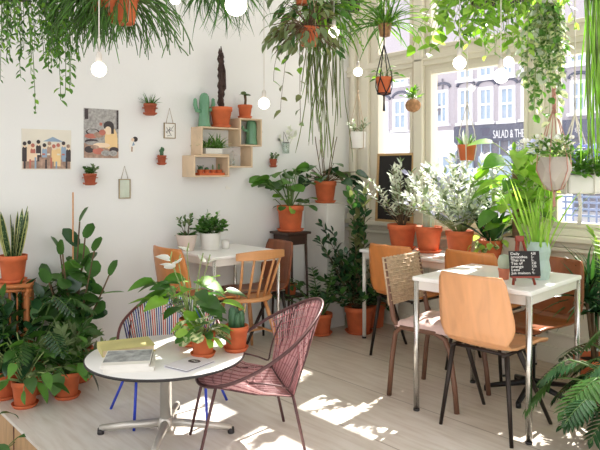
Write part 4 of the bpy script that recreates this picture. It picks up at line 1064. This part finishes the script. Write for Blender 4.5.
t, z = potted('potted_ficus', 'tall bushy ficus in a terracotta pot on the floor left of the window table', p, .122, .09, .215)
L, S = MB(), MB()
S.tube(arc((0, 0, z), (0, 0, 1), .85, -.1, 6, .04), [.009] * 3 + [.006] * 4, 6)
bush(L, S, (0, 0, z), 18, .48, 18, .08, .045, 'oval', (25, 80), .3, .2, .004, (0, 0, 1), .03)
bush(L, S, (0, 0, z), 5, .95, 34, .085, .046, 'oval', (83, 89), .05, .3, .005, (0, 1, 2), .03)
bush(L, S, (0, 0, z), 4, .74, 14, .075, .042, 'oval', (58, 75), .25, .35, .005, (0, 0), .03, az=(1.9, 3.0))
foliage(t, L, S, ['leaf_deep', 'leaf_dark', 'leaf_olive'], 'stem_brown')
p = WD(374, 5.62)
t, z = potted('potted_plant', 'low green plant in a terracotta pot under the left end of the window table', p, .1, .08, .2, False)
L, S = MB(), MB(); petiole(L, S, (0, 0, z), 26, .2, .09, .05, 'lance', (15, 80), .8, (0,), .003, .6, .4); foliage(t, L, S, ['leaf_deep'])

# ================================================================== LEFT FLOOR GROUP
t, z = potted('potted_snake_plant', 'striped snake plant in a terracotta pot on the cane stool', SP + V((0, 0, .668)), .083, .062, .16)
L = MB()
for k in range(15):
    a = k * 2.4; e = math.radians(U(70, 88)); ll = U(.22, .34); d = dirv(a, e); bs = V((.03 * math.cos(a), .03 * math.sin(a), z)); tw = V((math.cos(a + 1.3), math.sin(a + 1.3), 0))
    L.leaf(bs, d, ll, .042, tw, 'strap', -.15, .25, 6, 1); L.leaf(bs + d * .002 + tw * .0012, d, ll * .985, .031, tw, 'strap', -.15, .25, 6, 0); L.leaf(bs + d * .002 - tw * .0012, d, ll * .985, .031, tw, 'strap', -.15, .25, 6, 0)
L.leaf((-.03, -.01, z), V((-.28, .2, .9)), .36, .045, (1, 0, 0), 'strap', -.1, .25, 6, 0)
foliage(t, L, None, ['leaf_snake', 'leaf_snake_edge'])
p = WD(74, 4.18)
t, z = potted('potted_rubber_plant', 'large rubber plant with round dark leaves and a stake against the left wall', p, .12, .09, .2)
L, S = MB(), MB()
for az, el, hh in ((0, 88, .84), (5.6, 84, .74), (1.2, 80, .62), (2.6, 80, .66), (3.9, 78, .66), (5.1, 76, .68), (5.4, 66, .56), (3.2, 68, .5), (2.4, 70, .5)):
    pts = arc((0, 0, z), dirv(az, math.radians(el)), hh, .05, 8, .04); S.tube(pts, [.008] * 5 + [.005] * 4, 6)
    for j in range(10):
        q, tg = along(pts, .25 + .75 * j / 12); a = j * 2.4 + az; L.leaf(q, dirv(a, U(-.3, 1.1)), U(.11, .15), U(.09, .115), V((U(-1.6, 1.6), U(-1.6, 1.6), 1)), 'round', U(.1, .6), .12, 6, rnd.choice((0, 1, 1, 2)))
    L.leaf(pts[-1], dirv(az, 1.1), .11, .07, None, 'round', .2, .2, 5, 1)
foliage(t, L, S, ['leaf_deep', 'leaf_dark', 'leaf_mid'], 'stem_brown')
b = MB(); b.tube([(.0, .02, z), (.005, .03, 1.215)], .005, 6); b.build('stake', 'spindle_wood', t)
p = G(25, 406)
t, z = potted('potted_philodendron', 'leafy plant in the front left terracotta pot on the platform edge', p, .074, .056, .145)
L, S = MB(), MB(); petiole(L, S, (0, 0, z), 30, .30, .13, .07, 'heart', (35, 86), .7, (0, 0, 1, 2), .0035, .6, .6); petiole(L, S, (0, 0, z), 10, .15, .12, .05, 'lance', (20, 50), .8, (1, 0), .0035, .6, .6); foliage(t, L, S, ['leaf_dark', 'leaf_mid', 'leaf_fresh'], 'stem_pale')
p = WD(30, 3.93)
t, z = potted('potted_monstera', 'tall dark leaved plant in a terracotta pot behind the front left pot', p, .085, .065, .17)
L, S = MB(), MB()
for kx in range(11): 
    a = kx * 2.4; pts = arc((0, 0, z), dirv(a, U(.7, 1.4)), U(.25, .5), .5, 6); S.tube(pts, .0045, 5); split_leaf(L, S, pts[-1], V((math.cos(a), math.sin(a), -.35)), U(.14, .2), U(.12, .17), kx % 2)
petiole(L, S, (0, 0, z), 22, .34, .13, .08, 'heart', (35, 86), .7, (0, 1), .0035, .6, .6); foliage(t, L, S, ['leaf_deep', 'leaf_dark'], 'stem')
p = WD(4, 3.86)
t, z = potted('potted_plant', 'bushy dark plant in a terracotta pot at the foot of the cane stool', p, .085, .065, .16)
L, S = MB(), MB(); bush(L, S, (0, 0, z), 16, .50, 14, .11, .055, 'lance', (50, 88), .45, .2, .005, (0, 0, 1), .03); foliage(t, L, S, ['leaf_deep', 'leaf_dark'])
p = G(67, 397)
t, z = potted('potted_spathiphyllum', 'wide bushy plant in a terracotta pot just left of the round table', p, .078, .06, .15)
L, S = MB(), MB(); bush(L, S, (0, 0, z), 26, .30, 12, .085, .032, 'lance', (28, 88), .5, .2, .003, (0, 1, 2, 2), .03)
petiole(L, S, (0, 0, z), 16, .30, .13, .055, 'lance', (40, 86), .6, (0, 1, 2), .003, .7, .5)
foliage(t, L, S, ['leaf_dark', 'leaf_mid', 'leaf_grey'])
L, S = MB(), MB()
for a_, l_, w_, mi, dz in ((-FW * .5 - RT * .12, .17, .085, 1, -.75), (RT * .95 - FW * .2, .18, .085, 0, -.75), (RT * .8 + FW * .2, .16, .07, 0, -.2)):
    q = V((0, 0, z)) + a_ * .12 + V((0, 0, .06)); S.tube([(0, 0, z), V((0, 0, z + .07)) + a_ * .05, q], .003, 5); L.leaf(q, a_ * .7 + V((0, 0, dz)), l_, w_, None, 'oval', .4, .15, 5, mi)
foliage(t, L, S, ['leaf_deep', 'leaf_mid'], 'stem', 'large_leaves', 'leaf_stalks')
p = WD(-14, 3.25, -.34)
t, z = potted('potted_fern', 'plant on the lower floor whose leaf tips reach the platform corner', p, .09, .07, .16)
L, S = MB(), MB(); petiole(L, S, (0, 0, z), 18, .30, .13, .04, 'lance', (35, 80), .7, (0,), .003, .7, .5); foliage(t, L, S, ['leaf_dark'])

# ================================================================== RIGHT FLOOR GROUP
p = WD(596, 3.98)
t, z = potted('potted_dracaena', 'spiky dracaena in a terracotta pot on the floor below the window sill', p, .13, .10, .20)
L, S = MB(), MB(); S.tube([(0, 0, z), (.01, 0, z + .30)], .013, 7); S.tube([(.02, .03, z), (.05, .05, z + .46)], .011, 7); S.tube([(-.03, 0, z), (-.06, .03, z + .38)], .011, 7)
for c in ((.01, 0, z + .30), (.05, .05, z + .46), (-.06, .03, z + .38)): rosette(L, c, 50, .30, .022, (-15, 85), 'spike', .9, (0, 0, 1))
foliage(t, L, S, ['leaf_deep', 'leaf_dark'], 'stem_brown')
p = WD(634, 3.66)
t, z = potted('potted_palm', 'bright green palm standing beside the dracaena at the photo edge', p, .10, .08, .18)
L, S = MB(), MB()
for k in range(5):
    a = k * 2.4 + 2.2; pts = arc((0, 0, z), dirv(a, U(1.15, 1.45)), U(.8, .95), .5, 9, .02); S.tube(pts, .004, 5)
    for j in range(14):
        q, tg = along(pts, .55 + .45 * j / 14); sd = tg.cross(V((0, 0, 1))).normalized()
        for s in (-1, 1): L.leaf(q, sd * s * .8 + tg * .8 + V((0, 0, -.2)), .15 * (1 - .4 * abs(j / 14 - .4)), .016, None, 'lance', .5, .2, 4, j % 2)
foliage(t, L, S, ['leaf_fresh', 'leaf_lime'])
p = WD(664, 3.02)
t, z = potted('potted_split_leaf_philodendron', 'big split leaf philodendron in front of the square table at the right', p, .15, .12, .24)
L, S = MB(), MB()
for k, (az, el, ln, sz) in enumerate([(U(-1.7, 1.7), U(30, 80), U(.22, .46), U(.17, .24)) for _ in range(34)]):
    dd = -RT * math.cos(az) - FW * math.sin(az); e = math.radians(el); d = V((dd.x * math.cos(e), dd.y * math.cos(e), math.sin(e)))
    pts = arc((dd.x * .04, dd.y * .04, z), d, ln, .75, 8, .02); S.tube(pts, .005, 6)
    split_leaf(L, S, pts[-1], V((dd.x, dd.y, -U(.2, .9))), sz, sz * .85, rnd.choice((0, 0, 1)), 8)
for k in range(14):
    a = k * 2.4; pts = arc((0, 0, z), dirv(a, U(.6, 1.3)), U(.3, .5), .6, 8, .02); S.tube(pts, .005, 6); split_leaf(L, S, pts[-1], V((math.cos(a), math.sin(a), -.4)), .24, .2, rnd.choice((0, 1)), 8)
foliage(t, L, S, ['leaf_deep', 'leaf_dark'])
# ================================================================== HANGING FROM THE CEILING
def hang_pot(name, label, c, rt, rb, h, mat='terracotta', ncord=3, cord='cord_tan', cr=.0025, tail=0, apex=.35, group=None, saucer=False, rim=.22, tilt=None):
    """c: centre of the pot. Cords run from under the rim to one knot and on to the ceiling."""
    t = thing(name, label, 'hanging plant', c - V((0, 0, h / 2)), 0, group)
    z = pot(t, rt, rb, h, 0, saucer, mat, True, rim)
    top = CEIL - t.location.z; b = MB(); ap = h + apex
    for k in range(ncord):
        a = 2 * PI * k / ncord + .5; c_, s_ = math.cos(a), math.sin(a); g = 1.05
        b.tube([(c_ * rb * .3, s_ * rb * .3, -.008), (c_ * rb * g, s_ * rb * g, .0), (c_ * rt * g, s_ * rt * g, h * .8), (c_ * rt * .8, s_ * rt * .8, h + apex * .35), (0, 0, ap)], cr, 5)
    b.tube([(0, 0, ap), (0, 0, top)], cr * 1.2, 5); b.tube([(0, 0, ap - .012), (0, 0, ap + .012)], cr * 2.6, 6)
    if tail: b.tube([(0, 0, -.005), (0, 0, -.03), (0, 0, -tail)], [cr * 2.2, cr * 1.6, cr * 2.6], 6)
    b.build('cords', cord, t)
    return t, z
# string of leaves, far left
c = WD(8, 3.0, 2.24)
t, z = hang_pot('hanging_hoya', 'hanging basket of long green leafy strings at the far left', c, .14, .10, .15, 'dark_pot')
L, S = MB(), MB()
for k in range(120):
    a = U(0, 2 * PI); r = U(.03, .14); ln = U(.18, .46); p = V((r * math.cos(a), r * math.sin(a), z))
    vine(L, S, p, dirv(a, U(-.2, .6)), ln + .08, .018, .034, .014, 'lance', (0, 0, 1, 2), .0015, 4.2, .08, .8)
for px, yb in ((-4, 100), (14, 108), (30, 62), (44, 96), (52, 90), (58, 86), (64, 82), (36, 55)):
    q = RT * ((px - 8) / FPX * 3.0 * .8) + FW * U(-.05, .03); e = q + V((0, 0, z)); zb = EYE - (yb - HOR) * 3.0 / FPX - t.location.z
    vine(L, S, e, RT * (.25 if px > 8 else -.25) + V((0, 0, -.2)), (z - zb) * 1.06, .028, .038, .02, 'oval', (0, 0, 1), .0016, 3.6, .05, .6)
    S.tube([(0, 0, z - .02), q * .6 + V((0, 0, z + .05)), e], .002, 4)
foliage(t, L, S, ['leaf_mid', 'leaf_fresh', 'leaf_dark'])
# rhipsalis with terracotta pots
def rhips(S, o, n, L0, L1, r0, el=(10, 70), g=1.8, fork=2, mis=(0, 1), az=None):
    for k in range(n):
        a = U(0, 2 * PI) if az is None else U(*az); pts = arc(o, dirv(a, math.radians(U(*el))), U(L0, L1), g, 7, .2)
        S.tube(pts, [r0] * 7 + [r0 * .6], 4, rnd.choice(mis))
        for f in range(fork):
            q, tg = along(pts, U(.5, .98)); S.tube(arc(q, tg + V((U(-.7, .7), U(-.7, .7), U(-.4, .2))), U(.06, .14), .6, 3, .08), [r0 * .9, r0 * .8, r0 * .8, r0 * .5], 4, rnd.choice(mis))
c = PD(123, 9, 3.1)
t, z = hang_pot('hanging_rhipsalis', 'hanging terracotta pot with bushy dark rhipsalis twigs', c, .075, .055, .14)
S = MB(); rhips(S, (0, 0, z), 92, .16, .36, .0032, (0, 75), 1.7, 3, az=(-.2, 3.9)); rhips(S, (0, 0, z), 10, .22, .32, .003, (0, 35), .9, 3, az=(-.9, .2)); rhips(S, (0, 0, z), 30, .2, .34, .003, (-20, 40), 1.7, 3, az=(3.4, 4.3))
for px, ln in ((126, .40), (132, .50), (140, .36), (150, .34)):
    q = RT * ((px - 123) / FPX * 3.1); pts = arc(V((0, 0, z)) + q * .3, q.normalized() * .8 + V((0, 0, .3)), ln, 2.6, 9, .22); S.tube(pts, [.0034] * 9 + [.002], 4)
    for f in (.6, .75, .9): u_, tg = along(pts, f); S.tube(arc(u_, tg + V((U(-1, 1), U(-1, 1), .1)), .07, .6, 3, .1), .003, 4)
S.build('twigs', ['rhip_green', 'leaf_mid'], t)
c = PD(104, 1, 3.02)
t, z = hang_pot('hanging_rhipsalis', 'second hanging terracotta pot of dark rhipsalis, behind the bulb on a white cord', c, .07, .05, .12)
S = MB(); rhips(S, (0, 0, z), 74, .18, .36, .0032, (0, 70), 1.9, 3, az=(.4, 3.7)); S.build('twigs', ['rhip_green', 'leaf_mid'], t)
# grass plant top
c = WD(219, 3.5, 2.37)
t, z = hang_pot('hanging_spider_plant', 'hanging arching grass plant above the tall dark cactus', c, .08, .06, .12, 'dark_pot')
L = MB(); rosette(L, (0, 0, z), 190, .36, .013, (-70, 45), 'spike', 1.6, (0, 0, 1), .05, .3, 8); foliage(t, L, None, ['leaf_dark', 'leaf_mid'])
# central hoya and long strands
c = PD(309, 37, 3.95)
t, z = hang_pot('hanging_hoya', 'hanging terracotta pot with broad leaves and a short leafy tail, centre of the ceiling row', c, .062, .045, .115)
L, S = MB(), MB()
petiole(L, S, (0, 0, z), 90, .22, .085, .034, 'lance', (-20, 80), 1.0, (0, 0, 1, 2), .0025, .8, .8)
petiole(L, S, (0, 0, z), 34, .28, .085, .036, 'lance', (-10, 50), 1.0, (0, 1), .0025, .8, .8, az=(1.7, 3.6))
for a, ln in ((3.4, .62), (3.7, .72), (3.1, .45)): vine(L, S, (.05 * math.cos(a), .05 * math.sin(a), z), dirv(a, .3), ln, .075, .055, .04, 'heart', (0, 1, 3), .0016, 3.2, .08, .6)
foliage(t, L, S, ['leaf_grey', 'leaf_olive', 'leaf_dark', 'leaf_fresh'], 'stem_brown')
c = PD(303, -3, 4.15)
t, z = hang_pot('hanging_pothos', 'upper hanging terracotta pot above the central leafy pot', c, .055, .042, .10)
L, S = MB(), MB(); petiole(L, S, (0, 0, z), 44, .22, .11, .05, 'lance', (-20, 80), 1.0, (0, 1), .0025, .8, .7); foliage(t, L, S, ['leaf_grey', 'leaf_dark'], 'stem')
c = PD(324, 14, 4.2)
t, z = hang_pot('hanging_rhipsalis', 'hanging rhipsalis with long thin strands falling down the left wall corner', c, .08, .06, .12, 'dark_pot')
S = MB()
for k in range(54):
    a = U(0, 2 * PI); r = .115 * math.sqrt(U(0, 1)); strand(S, (r * math.cos(a), r * math.sin(a), z + .02), U(.55, 1.04), .0036, .085, None, V((0, 0, -1)), rnd.choice((0, 0, 1)))
S.build('strands', ['leaf_olive', 'rhip_light'], t)
L, S2 = MB(), MB(); rosette(L, (0, 0, z - .02), 90, .34, .016, (-70, 30), 'strap', 1.5, (0, 1), .05, .3, 6); petiole(L, S2, (0, 0, z), 26, .22, .09, .03, 'lance', (-10, 70), 1.0, (0, 1), .002, .8, .7, az=(-1.6, .4)); foliage(t, L, S2, ['leaf_fresh', 'leaf_mid'])
c = PD(352, 4, 4.4)
t, z = hang_pot('hanging_fern', 'airy light green hanging plant between the strands and the grassy pot', c, .06, .05, .1, 'dark_pot')
L, S = MB(), MB()
for k in range(26): a = U(0, 6.28); vine(L, S, (0, 0, z), dirv(a, U(-.1, .9)), U(.25, .5), .03, .03, .016, 'oval', (0, 1), .0016, 1.3, .1, .4)
foliage(t, L, S, ['leaf_lime', 'leaf_fresh'], 'stem_pale')
# grassy pot
c = PD(385, 30, 4.35)
t, z = hang_pot('hanging_spider_plant', 'hanging spider plant with arching grassy leaves in a small tan pot', c, .045, .034, .085, 'coco')
L = MB(); rosette(L, (0, 0, z), 95, .40, .014, (0, 85), 'spike', 1.9, (0, 0, 1), .025, .3, 8); foliage(t, L, None, ['leaf_mid', 'leaf_fresh'])
# black macrame pot
c = PD(384, 85.5, 4.3)
t = thing('macrame_hanger_pot', 'terracotta pot in a black macrame hanger', 'hanging plant', c - V((0, 0, .055))); r_ = .054
z = pot(t, r_, .04, .11, 0, False)
b = MB(); ap = .33
for k in range(4):
    a = k * PI / 2 + .3; a2 = a + PI / 4
    for s in (-1, 1):
        b.tube([(0, 0, -.012), (.043 * math.cos(a2), .043 * math.sin(a2), .0), (.054 * math.cos(a2 + s * PI / 8), .054 * math.sin(a2 + s * PI / 8), .045), (.058 * math.cos(a2 + s * PI / 4), .058 * math.sin(a2 + s * PI / 4), .1), (.05 * math.cos(a2 + s * PI / 4), .05 * math.sin(a2 + s * PI / 4), .15), (0, 0, ap)], .0038, 5)
b.tube([(.045 * math.cos(q * PI / 10), .045 * math.sin(q * PI / 10), .0) for q in range(20)], .004, 5, closed=True)
b.tube([(0, 0, -.005), (0, 0, -.05), (0, 0, -.10), (0, 0, -.115)], [.007, .006, .008, .009], 6); b.tube([(0, 0, ap), (0, 0, CEIL - t.location.z)], .005, 5); b.build('macrame', 'cord_black', t)
L, S = MB(), MB(); petiole(L, S, (0, 0, z), 16, .09, .05, .025, 'lance', (20, 85), .6, (0, 1), .002, .5, .3); foliage(t, L, S, ['leaf_fresh', 'leaf_mid'])
# moss ball
c = PD(413, 105.5, 4.75); t = thing('kokedama', 'brown moss ball plant hanging on a cord at the window post', 'hanging plant', c)
b = MB(); b.ball((0, 0, 0), .058, 18, 12, sz=.85); b.build('moss_ball', 'coco', t)
b = MB(); b.tube([(0, 0, .04), (0, 0, CEIL - c.z)], .002, 5); b.tube([(0, 0, -.045), (0, 0, -.10)], .002, 5); b.tube([(.059 * math.cos(q * PI / 8), .0, .051 * math.sin(q * PI / 8)) for q in range(16)], .0016, 4, closed=True); b.build('cord', 'cord_tan', t)
L, S = MB(), MB(); bush(L, S, (0, 0, .04), 9, .09, 6, .045, .02, 'lance', (35, 88), .4, .2, .002, (0, 1)); foliage(t, L, S, ['leaf_mid', 'leaf_fresh'])
# white hanging pots by the corner
c = PD(358, 140, 5.15); t, z = hang_pot('hanging_pot', 'small white hanging pot beside the window casing', c, .062, .06, .13, 'white_pot', 3, 'cord_tan', .0025, 0, .32, rim=0)
L, S = MB(), MB(); bush(L, S, (0, 0, z), 7, .13, 7, .04, .016, 'lance', (45, 88), .4, .2, .002, (0, 1)); foliage(t, L, S, ['leaf_silver', 'leaf_grey'])
m = LW(283, 148); t = thing('glass_wall_vase', 'small glass vase with pale sprig hung on the left wall above the geranium', 'hanging plant', m + V((0, -.04, -.05)))
b = MB(); b.lathe([(.026, 0), (.03, .004), (.03, .1), (.028, .1), (.027, .006), (1e-4, .006)], 18); b.build('glass', 'jar_glass', t)
b = MB(); b.tube([(-.03, 0, .095), (0, .03, .19), (.03, 0, .095)], .0022, 5); b.tube([(.0305 * math.cos(q * PI / 8), .0305 * math.sin(q * PI / 8), .095) for q in range(16)], .002, 4, closed=True); b.build('cord', 'dark_steel', t)
L, S = MB(), MB(); bush(L, S, (0, 0, .02), 3, .2, 5, .05, .03, 'oval', (50, 85), .8, .5, .0015, (0,)); foliage(t, L, S, ['leaf_pale'], 'stem_pale')
# window macrame pot
c = PD(467, 152.5, 4.72); t, z = hang_pot('hanging_cactus', 'terracotta pot in a white macrame hanger before the middle window', c, .064, .048, .115, 'terracotta', 4, 'cord_white', .0035, .05, .30)
L, S = MB(), MB(); rosette(L, (0, 0, z), 16, .11, .022, (45, 88), 'lance', .2, (0, 1), .02); foliage(t, L, None, ['leaf_mid', 'leaf_silver'])
# lush pothos, top right
c = PD(483, -4, 3.85); t, z = hang_pot('hanging_pothos', 'large hanging pothos in a dark pot before the middle window', c, .09, .07, .12, 'dark_pot')
L, S = MB(), MB()
for k in range(19): a = U(0, 6.28); vine(L, S, (.06 * math.cos(a), .06 * math.sin(a), z), dirv(a, U(.0, .7)), U(.28, .55), .05, .085, .06, 'heart', (0, 0, 1), .002, 2.6, .12, .5)
for k in range(6): a = U(2.0, 4.0); vine(L, S, (.06 * math.cos(a), .06 * math.sin(a), z), dirv(a, U(.2, .6)), U(.4, .62), .06, .09, .065, 'heart', (0, 1), .002, 2.2, .12, .4)
foliage(t, L, S, ['leaf_fresh', 'leaf_lime'], 'stem_pale')
c = PD(512, -10, 3.7); t, z = hang_pot('hanging_vine', 'dense hanging vine with small yellow green leaves right of the pothos', c, .10, .08, .12, 'dark_pot')
L, S = MB(), MB()
for k in range(62): a = U(0, 6.28); vine(L, S, (.08 * math.cos(a), .08 * math.sin(a), z), dirv(a, U(.0, .8)), U(.25, .52), .03, .055, .026, 'lance', (0, 0, 1, 2), .0016, 3.2, .1, .8)
foliage(t, L, S, ['leaf_lime', 'leaf_fresh', 'leaf_mid'], 'stem_pale')
c = PD(547, -4, 3.55); t, z = hang_pot('hanging_variegated_vine', 'variegated vine trailing down in front of the window post', c, .06, .05, .1, 'white_pot')
L, S = MB(), MB()
for k in range(34): a = U(0, 6.28); vine(L, S, (.045 * math.cos(a), .045 * math.sin(a), z - .06), dirv(a, U(-1.4, -.6)), U(.25, .5), .026, .055, .033, 'oval', (0, 0, 1), .0016, 3.6, .08, .6)
for k in range(9): a = U(0, 6.28); vine(L, S, (.04 * math.cos(a), .04 * math.sin(a), z - .06), dirv(a, -1.3), U(.5, .68), .04, .06, .038, 'oval', (0, 2), .0016, 3.8, .06, .6)
foliage(t, L, S, ['leaf_varieg', 'leaf_silver', 'leaf_mid'], 'stem_pale')
# strands at the right edge
c = PD(597, -12, 3.3); t, z = hang_pot('hanging_string_plant', 'long bright green hanging strands at the right edge of the photo', c, .07, .06, .1, 'dark_pot')
S = MB()
for k in range(30): a = U(0, 6.28); r = U(.0, .065); strand(S, (r * math.cos(a), r * math.sin(a), z + .02), U(.6, .98), .0042, .05, None, V((U(-.05, .05), U(-.05, .05), -1)), rnd.choice((0, 1, 1)))
S.build('strands', ['rhip_light', 'leaf_lime'], t)
# geometric planter in pink macrame
c = PD(554, 173, 3.95); t = thing('geometric_hanging_planter', 'grey faceted hanging planter in a pink cord hanger at the window post', 'hanging plant', c)
k = 3.95 / FPX; n = 6; prof = ((6, -17), (13, -9), (17, 4), (15, 16)); vs = []
for i, (r, zz) in enumerate(prof):
    for j in range(n): a = 2 * PI * (j + .5 * (i % 2)) / n; vs.append((r * k * math.cos(a), r * k * math.sin(a), zz * k))
fs = [tuple(reversed(range(n)))]
for i in range(3):
    for j in range(n):
        j2 = (j + 1) % n; A, B, C_, D_ = i * n + j, i * n + j2, (i + 1) * n + j2, (i + 1) * n + j
        fs += [(A, B, D_), (B, C_, D_)] if i % 2 == 0 else [(A, B, C_), (A, C_, D_)]
fs.append(tuple(3 * n + j for j in range(n)))
b = MB(); b.add(vs, fs, 0, False); b.build('planter', 'grey_planter', t)
b = MB(); ap = 92 * k
for j in range(6):
    a = 2 * PI * j / 6 + .26; c_, s_ = math.cos(a), math.sin(a)
    b.tube([(0, 0, -19 * k), (c_ * 9 * k, s_ * 9 * k, -15.5 * k), (c_ * 17.2 * k, s_ * 17.2 * k, 3 * k), (c_ * 16 * k, s_ * 16 * k, 17 * k), (c_ * 6 * k, s_ * 6 * k, 50 * k), (0, 0, ap * .72)], .0035, 5)
for j in range(3): b.tube([(.008 * math.cos(j * 2.1 + q * .9), .008 * math.sin(j * 2.1 + q * .9), ap * .7 + (ap * .34) * q / 12) for q in range(13)], .006, 5)
b.tube([(0, 0, ap), (0, 0, CEIL - c.z)], .004, 5); b.tube([(0, 0, -17 * k), (0, 0, -22 * k), (.004, 0, -34 * k)], [.011, .007, .010], 7); b.build('macrame', 'cord_pink', t)
L, S = MB(), MB(); bush(L, S, (0, 0, 14 * k), 22, .16, 8, .05, .022, 'lance', (20, 85), .6, .2, .002, (0, 0, 1), .05)
foliage(t, L, S, ['leaf_varieg', 'leaf_mid'], 'stem_pale')
P_ = MB()
for q in range(46): P_.ball((U(-.09, .09), U(-.09, .09), 14 * k + U(.05, .15)), U(.008, .015), 6, 4)
P_.build('blossoms', 'petal_white', t)
# white trough hanger with blue flowers
c = PD(590, 184, 4.1); t = thing('hanging_flower_trough', 'white hanging trough with blue flowers and green leaves at the right window', 'hanging plant', c, ang + .1)
k = 4.1 / FPX; hw = 27 * k; b = MB(); b.bx(-hw, hw, -.06, .06, -9.5 * k, 9.5 * k); b.build('trough', 'white_pot', t, bevel=.012)
b = MB(); b.bx(-hw + .01, hw - .01, -.05, .05, 9.5 * k, 9.5 * k + .004); b.build('soil', 'soil', t)
b = MB(); ap = 82 * k
for sx_ in (-1, 1):
    for sy_ in (-1, 1):
        b.tube([(sx_ * hw * .55 - .1, sy_ * .062, -9.5 * k), (sx_ * hw * .55 - .1, sy_ * .066, 10 * k), (-.1 + sx_ * hw * .42, sy_ * .04, 30 * k), (-.1, 0, ap * .86), (-.1, 0, ap)], .005, 5)
    b.tube([(sx_ * hw * .55 - .1, -.062, -9.6 * k), (sx_ * hw * .55 - .1, .062, -9.6 * k)], .005, 5)
b.tube([(-.1, 0, ap), (-.1, 0, CEIL - c.z)], .0045, 5)
for q in range(4): b.tube([(-.1 + .006 * q - .01, -.05, -9.6 * k), (-.1 + .005 * q, -.052, -22 * k), (-.1 + .007 * q - .012, -.052, -40 * k)], .0035, 5)
b.build('rope', 'cord_white', t)
L, S = MB(), MB()
for q in (-.13, -.05, .03, .11): bush(L, S, (q, 0, 10 * k), 12, .14, 8, .055, .032, 'oval', (15, 85), .6, .2, .002, (0, 0, 1), .04)
foliage(t, L, S, ['leaf_mid', 'leaf_fresh'], 'stem_pale')
P_ = MB()
for q in range(110): x = U(-.16, .15); P_.ball((x, U(-.07, .06), 12 * k + U(.06, .17)), U(.008, .014), 6, 4)
P_.build('blossoms', 'petal_blue', t)

# ================================================================== PENDANT BULBS
b0 = None
def bulb_proto():
    t = thing('pendant_bulb', 'x', 'lamp', (0, 0, 0), 0, 'round pendant bulbs')
    r = .034
    b = MB(); b.ball((0, 0, 0), r, 20, 14); b.build('bulb', 'bulb_glow', t)
    b = MB(); b.lathe([(.012, r * .9), (.0135, r + .004), (.0135, r + .035), (.009, r + .045), (.003, r + .05)], 16); b.build('socket', 'socket', t)
    b = MB(); b.tube([(0, 0, r + .048), (0, 0, 3.0)], .0028, 6); b.build('cord', 'cord_white', t)
    return t
def bulb(x, y, D, label, s=1.0):
    global b0
    c = PD(x, y, D)
    if b0 is None: b0 = bulb_proto(); t = b0; t['label'] = label; t.location = c
    else: t = dup(b0, label, c)
    # a cord of its own length
    for ch in list(COL.objects):
        if ch.parent == t:
            if ch.name.startswith('cord'):
                mb = MB(); mb.tube([(0, 0, .034 * s + .046), (0, 0, CEIL - c.z)], .0028, 6); ch.data = mb.build('tmp_mesh', 'cord_white').data
                bpy.data.objects.remove(bpy.data.objects['tmp_mesh'])
            else: ch.scale = (s, s, s)
    return t
bulb(99, 69.5, 2.62, 'glowing round bulb on a white cord in front of the rhipsalis pots', .88)
bulb(236, 5, 2.2, 'large glowing round bulb hanging in front of the arching grass plant', 1.1)
bulb(264, 103.5, 3.9, 'glowing round bulb on a long grey cord right of the shelf boxes')
bulb(334, 32, 4.05, 'glowing round bulb among the leaves of the central hanging plants')
bulb(358, 72, 5.0, 'glowing round bulb in the corner above the white hanging pot')
bulb(175, -1, 3.95, 'glowing round bulb at the top edge above the wall pot with grass')
bulb(459.5, 63, 3.6, 'glowing round bulb before the middle window below the pothos leaves', 1.05)
bulb(501, 76, 3.35, 'glowing round bulb before the brick facade, below the yellow green vine', 1.1)
bulb(508.5, 62, 4.0, 'smaller glowing round bulb just behind the one before the brick facade', .95)

# ================================================================== LIGHT AND CAMERA
w = bpy.data.worlds.new('sky'); SC.world = w; w.use_nodes = True
bg = w.node_tree.nodes['Background']; bg.inputs[0].default_value = (.97, .98, 1.0, 1); bg.inputs[1].default_value = 1.55
sd = bpy.data.lights.new('sun', 'SUN'); sd.energy = 13.0; sd.angle = math.radians(.6); sd.color = (1.0, .96, .90)
so = bpy.data.objects.new('sun', sd); COL.objects.link(so)
el = math.radians(46); dv = V((-.964 * math.cos(el), -.266 * math.cos(el), -math.sin(el)))
so.rotation_euler = dv.to_track_quat('-Z', 'Y').to_euler()
cd = bpy.data.cameras.new('camera'); cam = bpy.data.objects.new('camera', cd); COL.objects.link(cam)
cd.sensor_width = 36; cd.lens = 36 * FPX / 600; cd.shift_y = -(225 - HOR) / 600; cd.clip_start = .05; cd.clip_end = 200
cam.location = (0, 0, EYE); cam.rotation_euler = (PI / 2, 0, YAW - PI / 2); SC.camera = cam
SC.view_settings.view_transform = 'Standard'; SC.view_settings.look = 'None'; SC.view_settings.exposure = 0.33
SC.cycles.max_bounces = 10; SC.cycles.transparent_max_bounces = 12
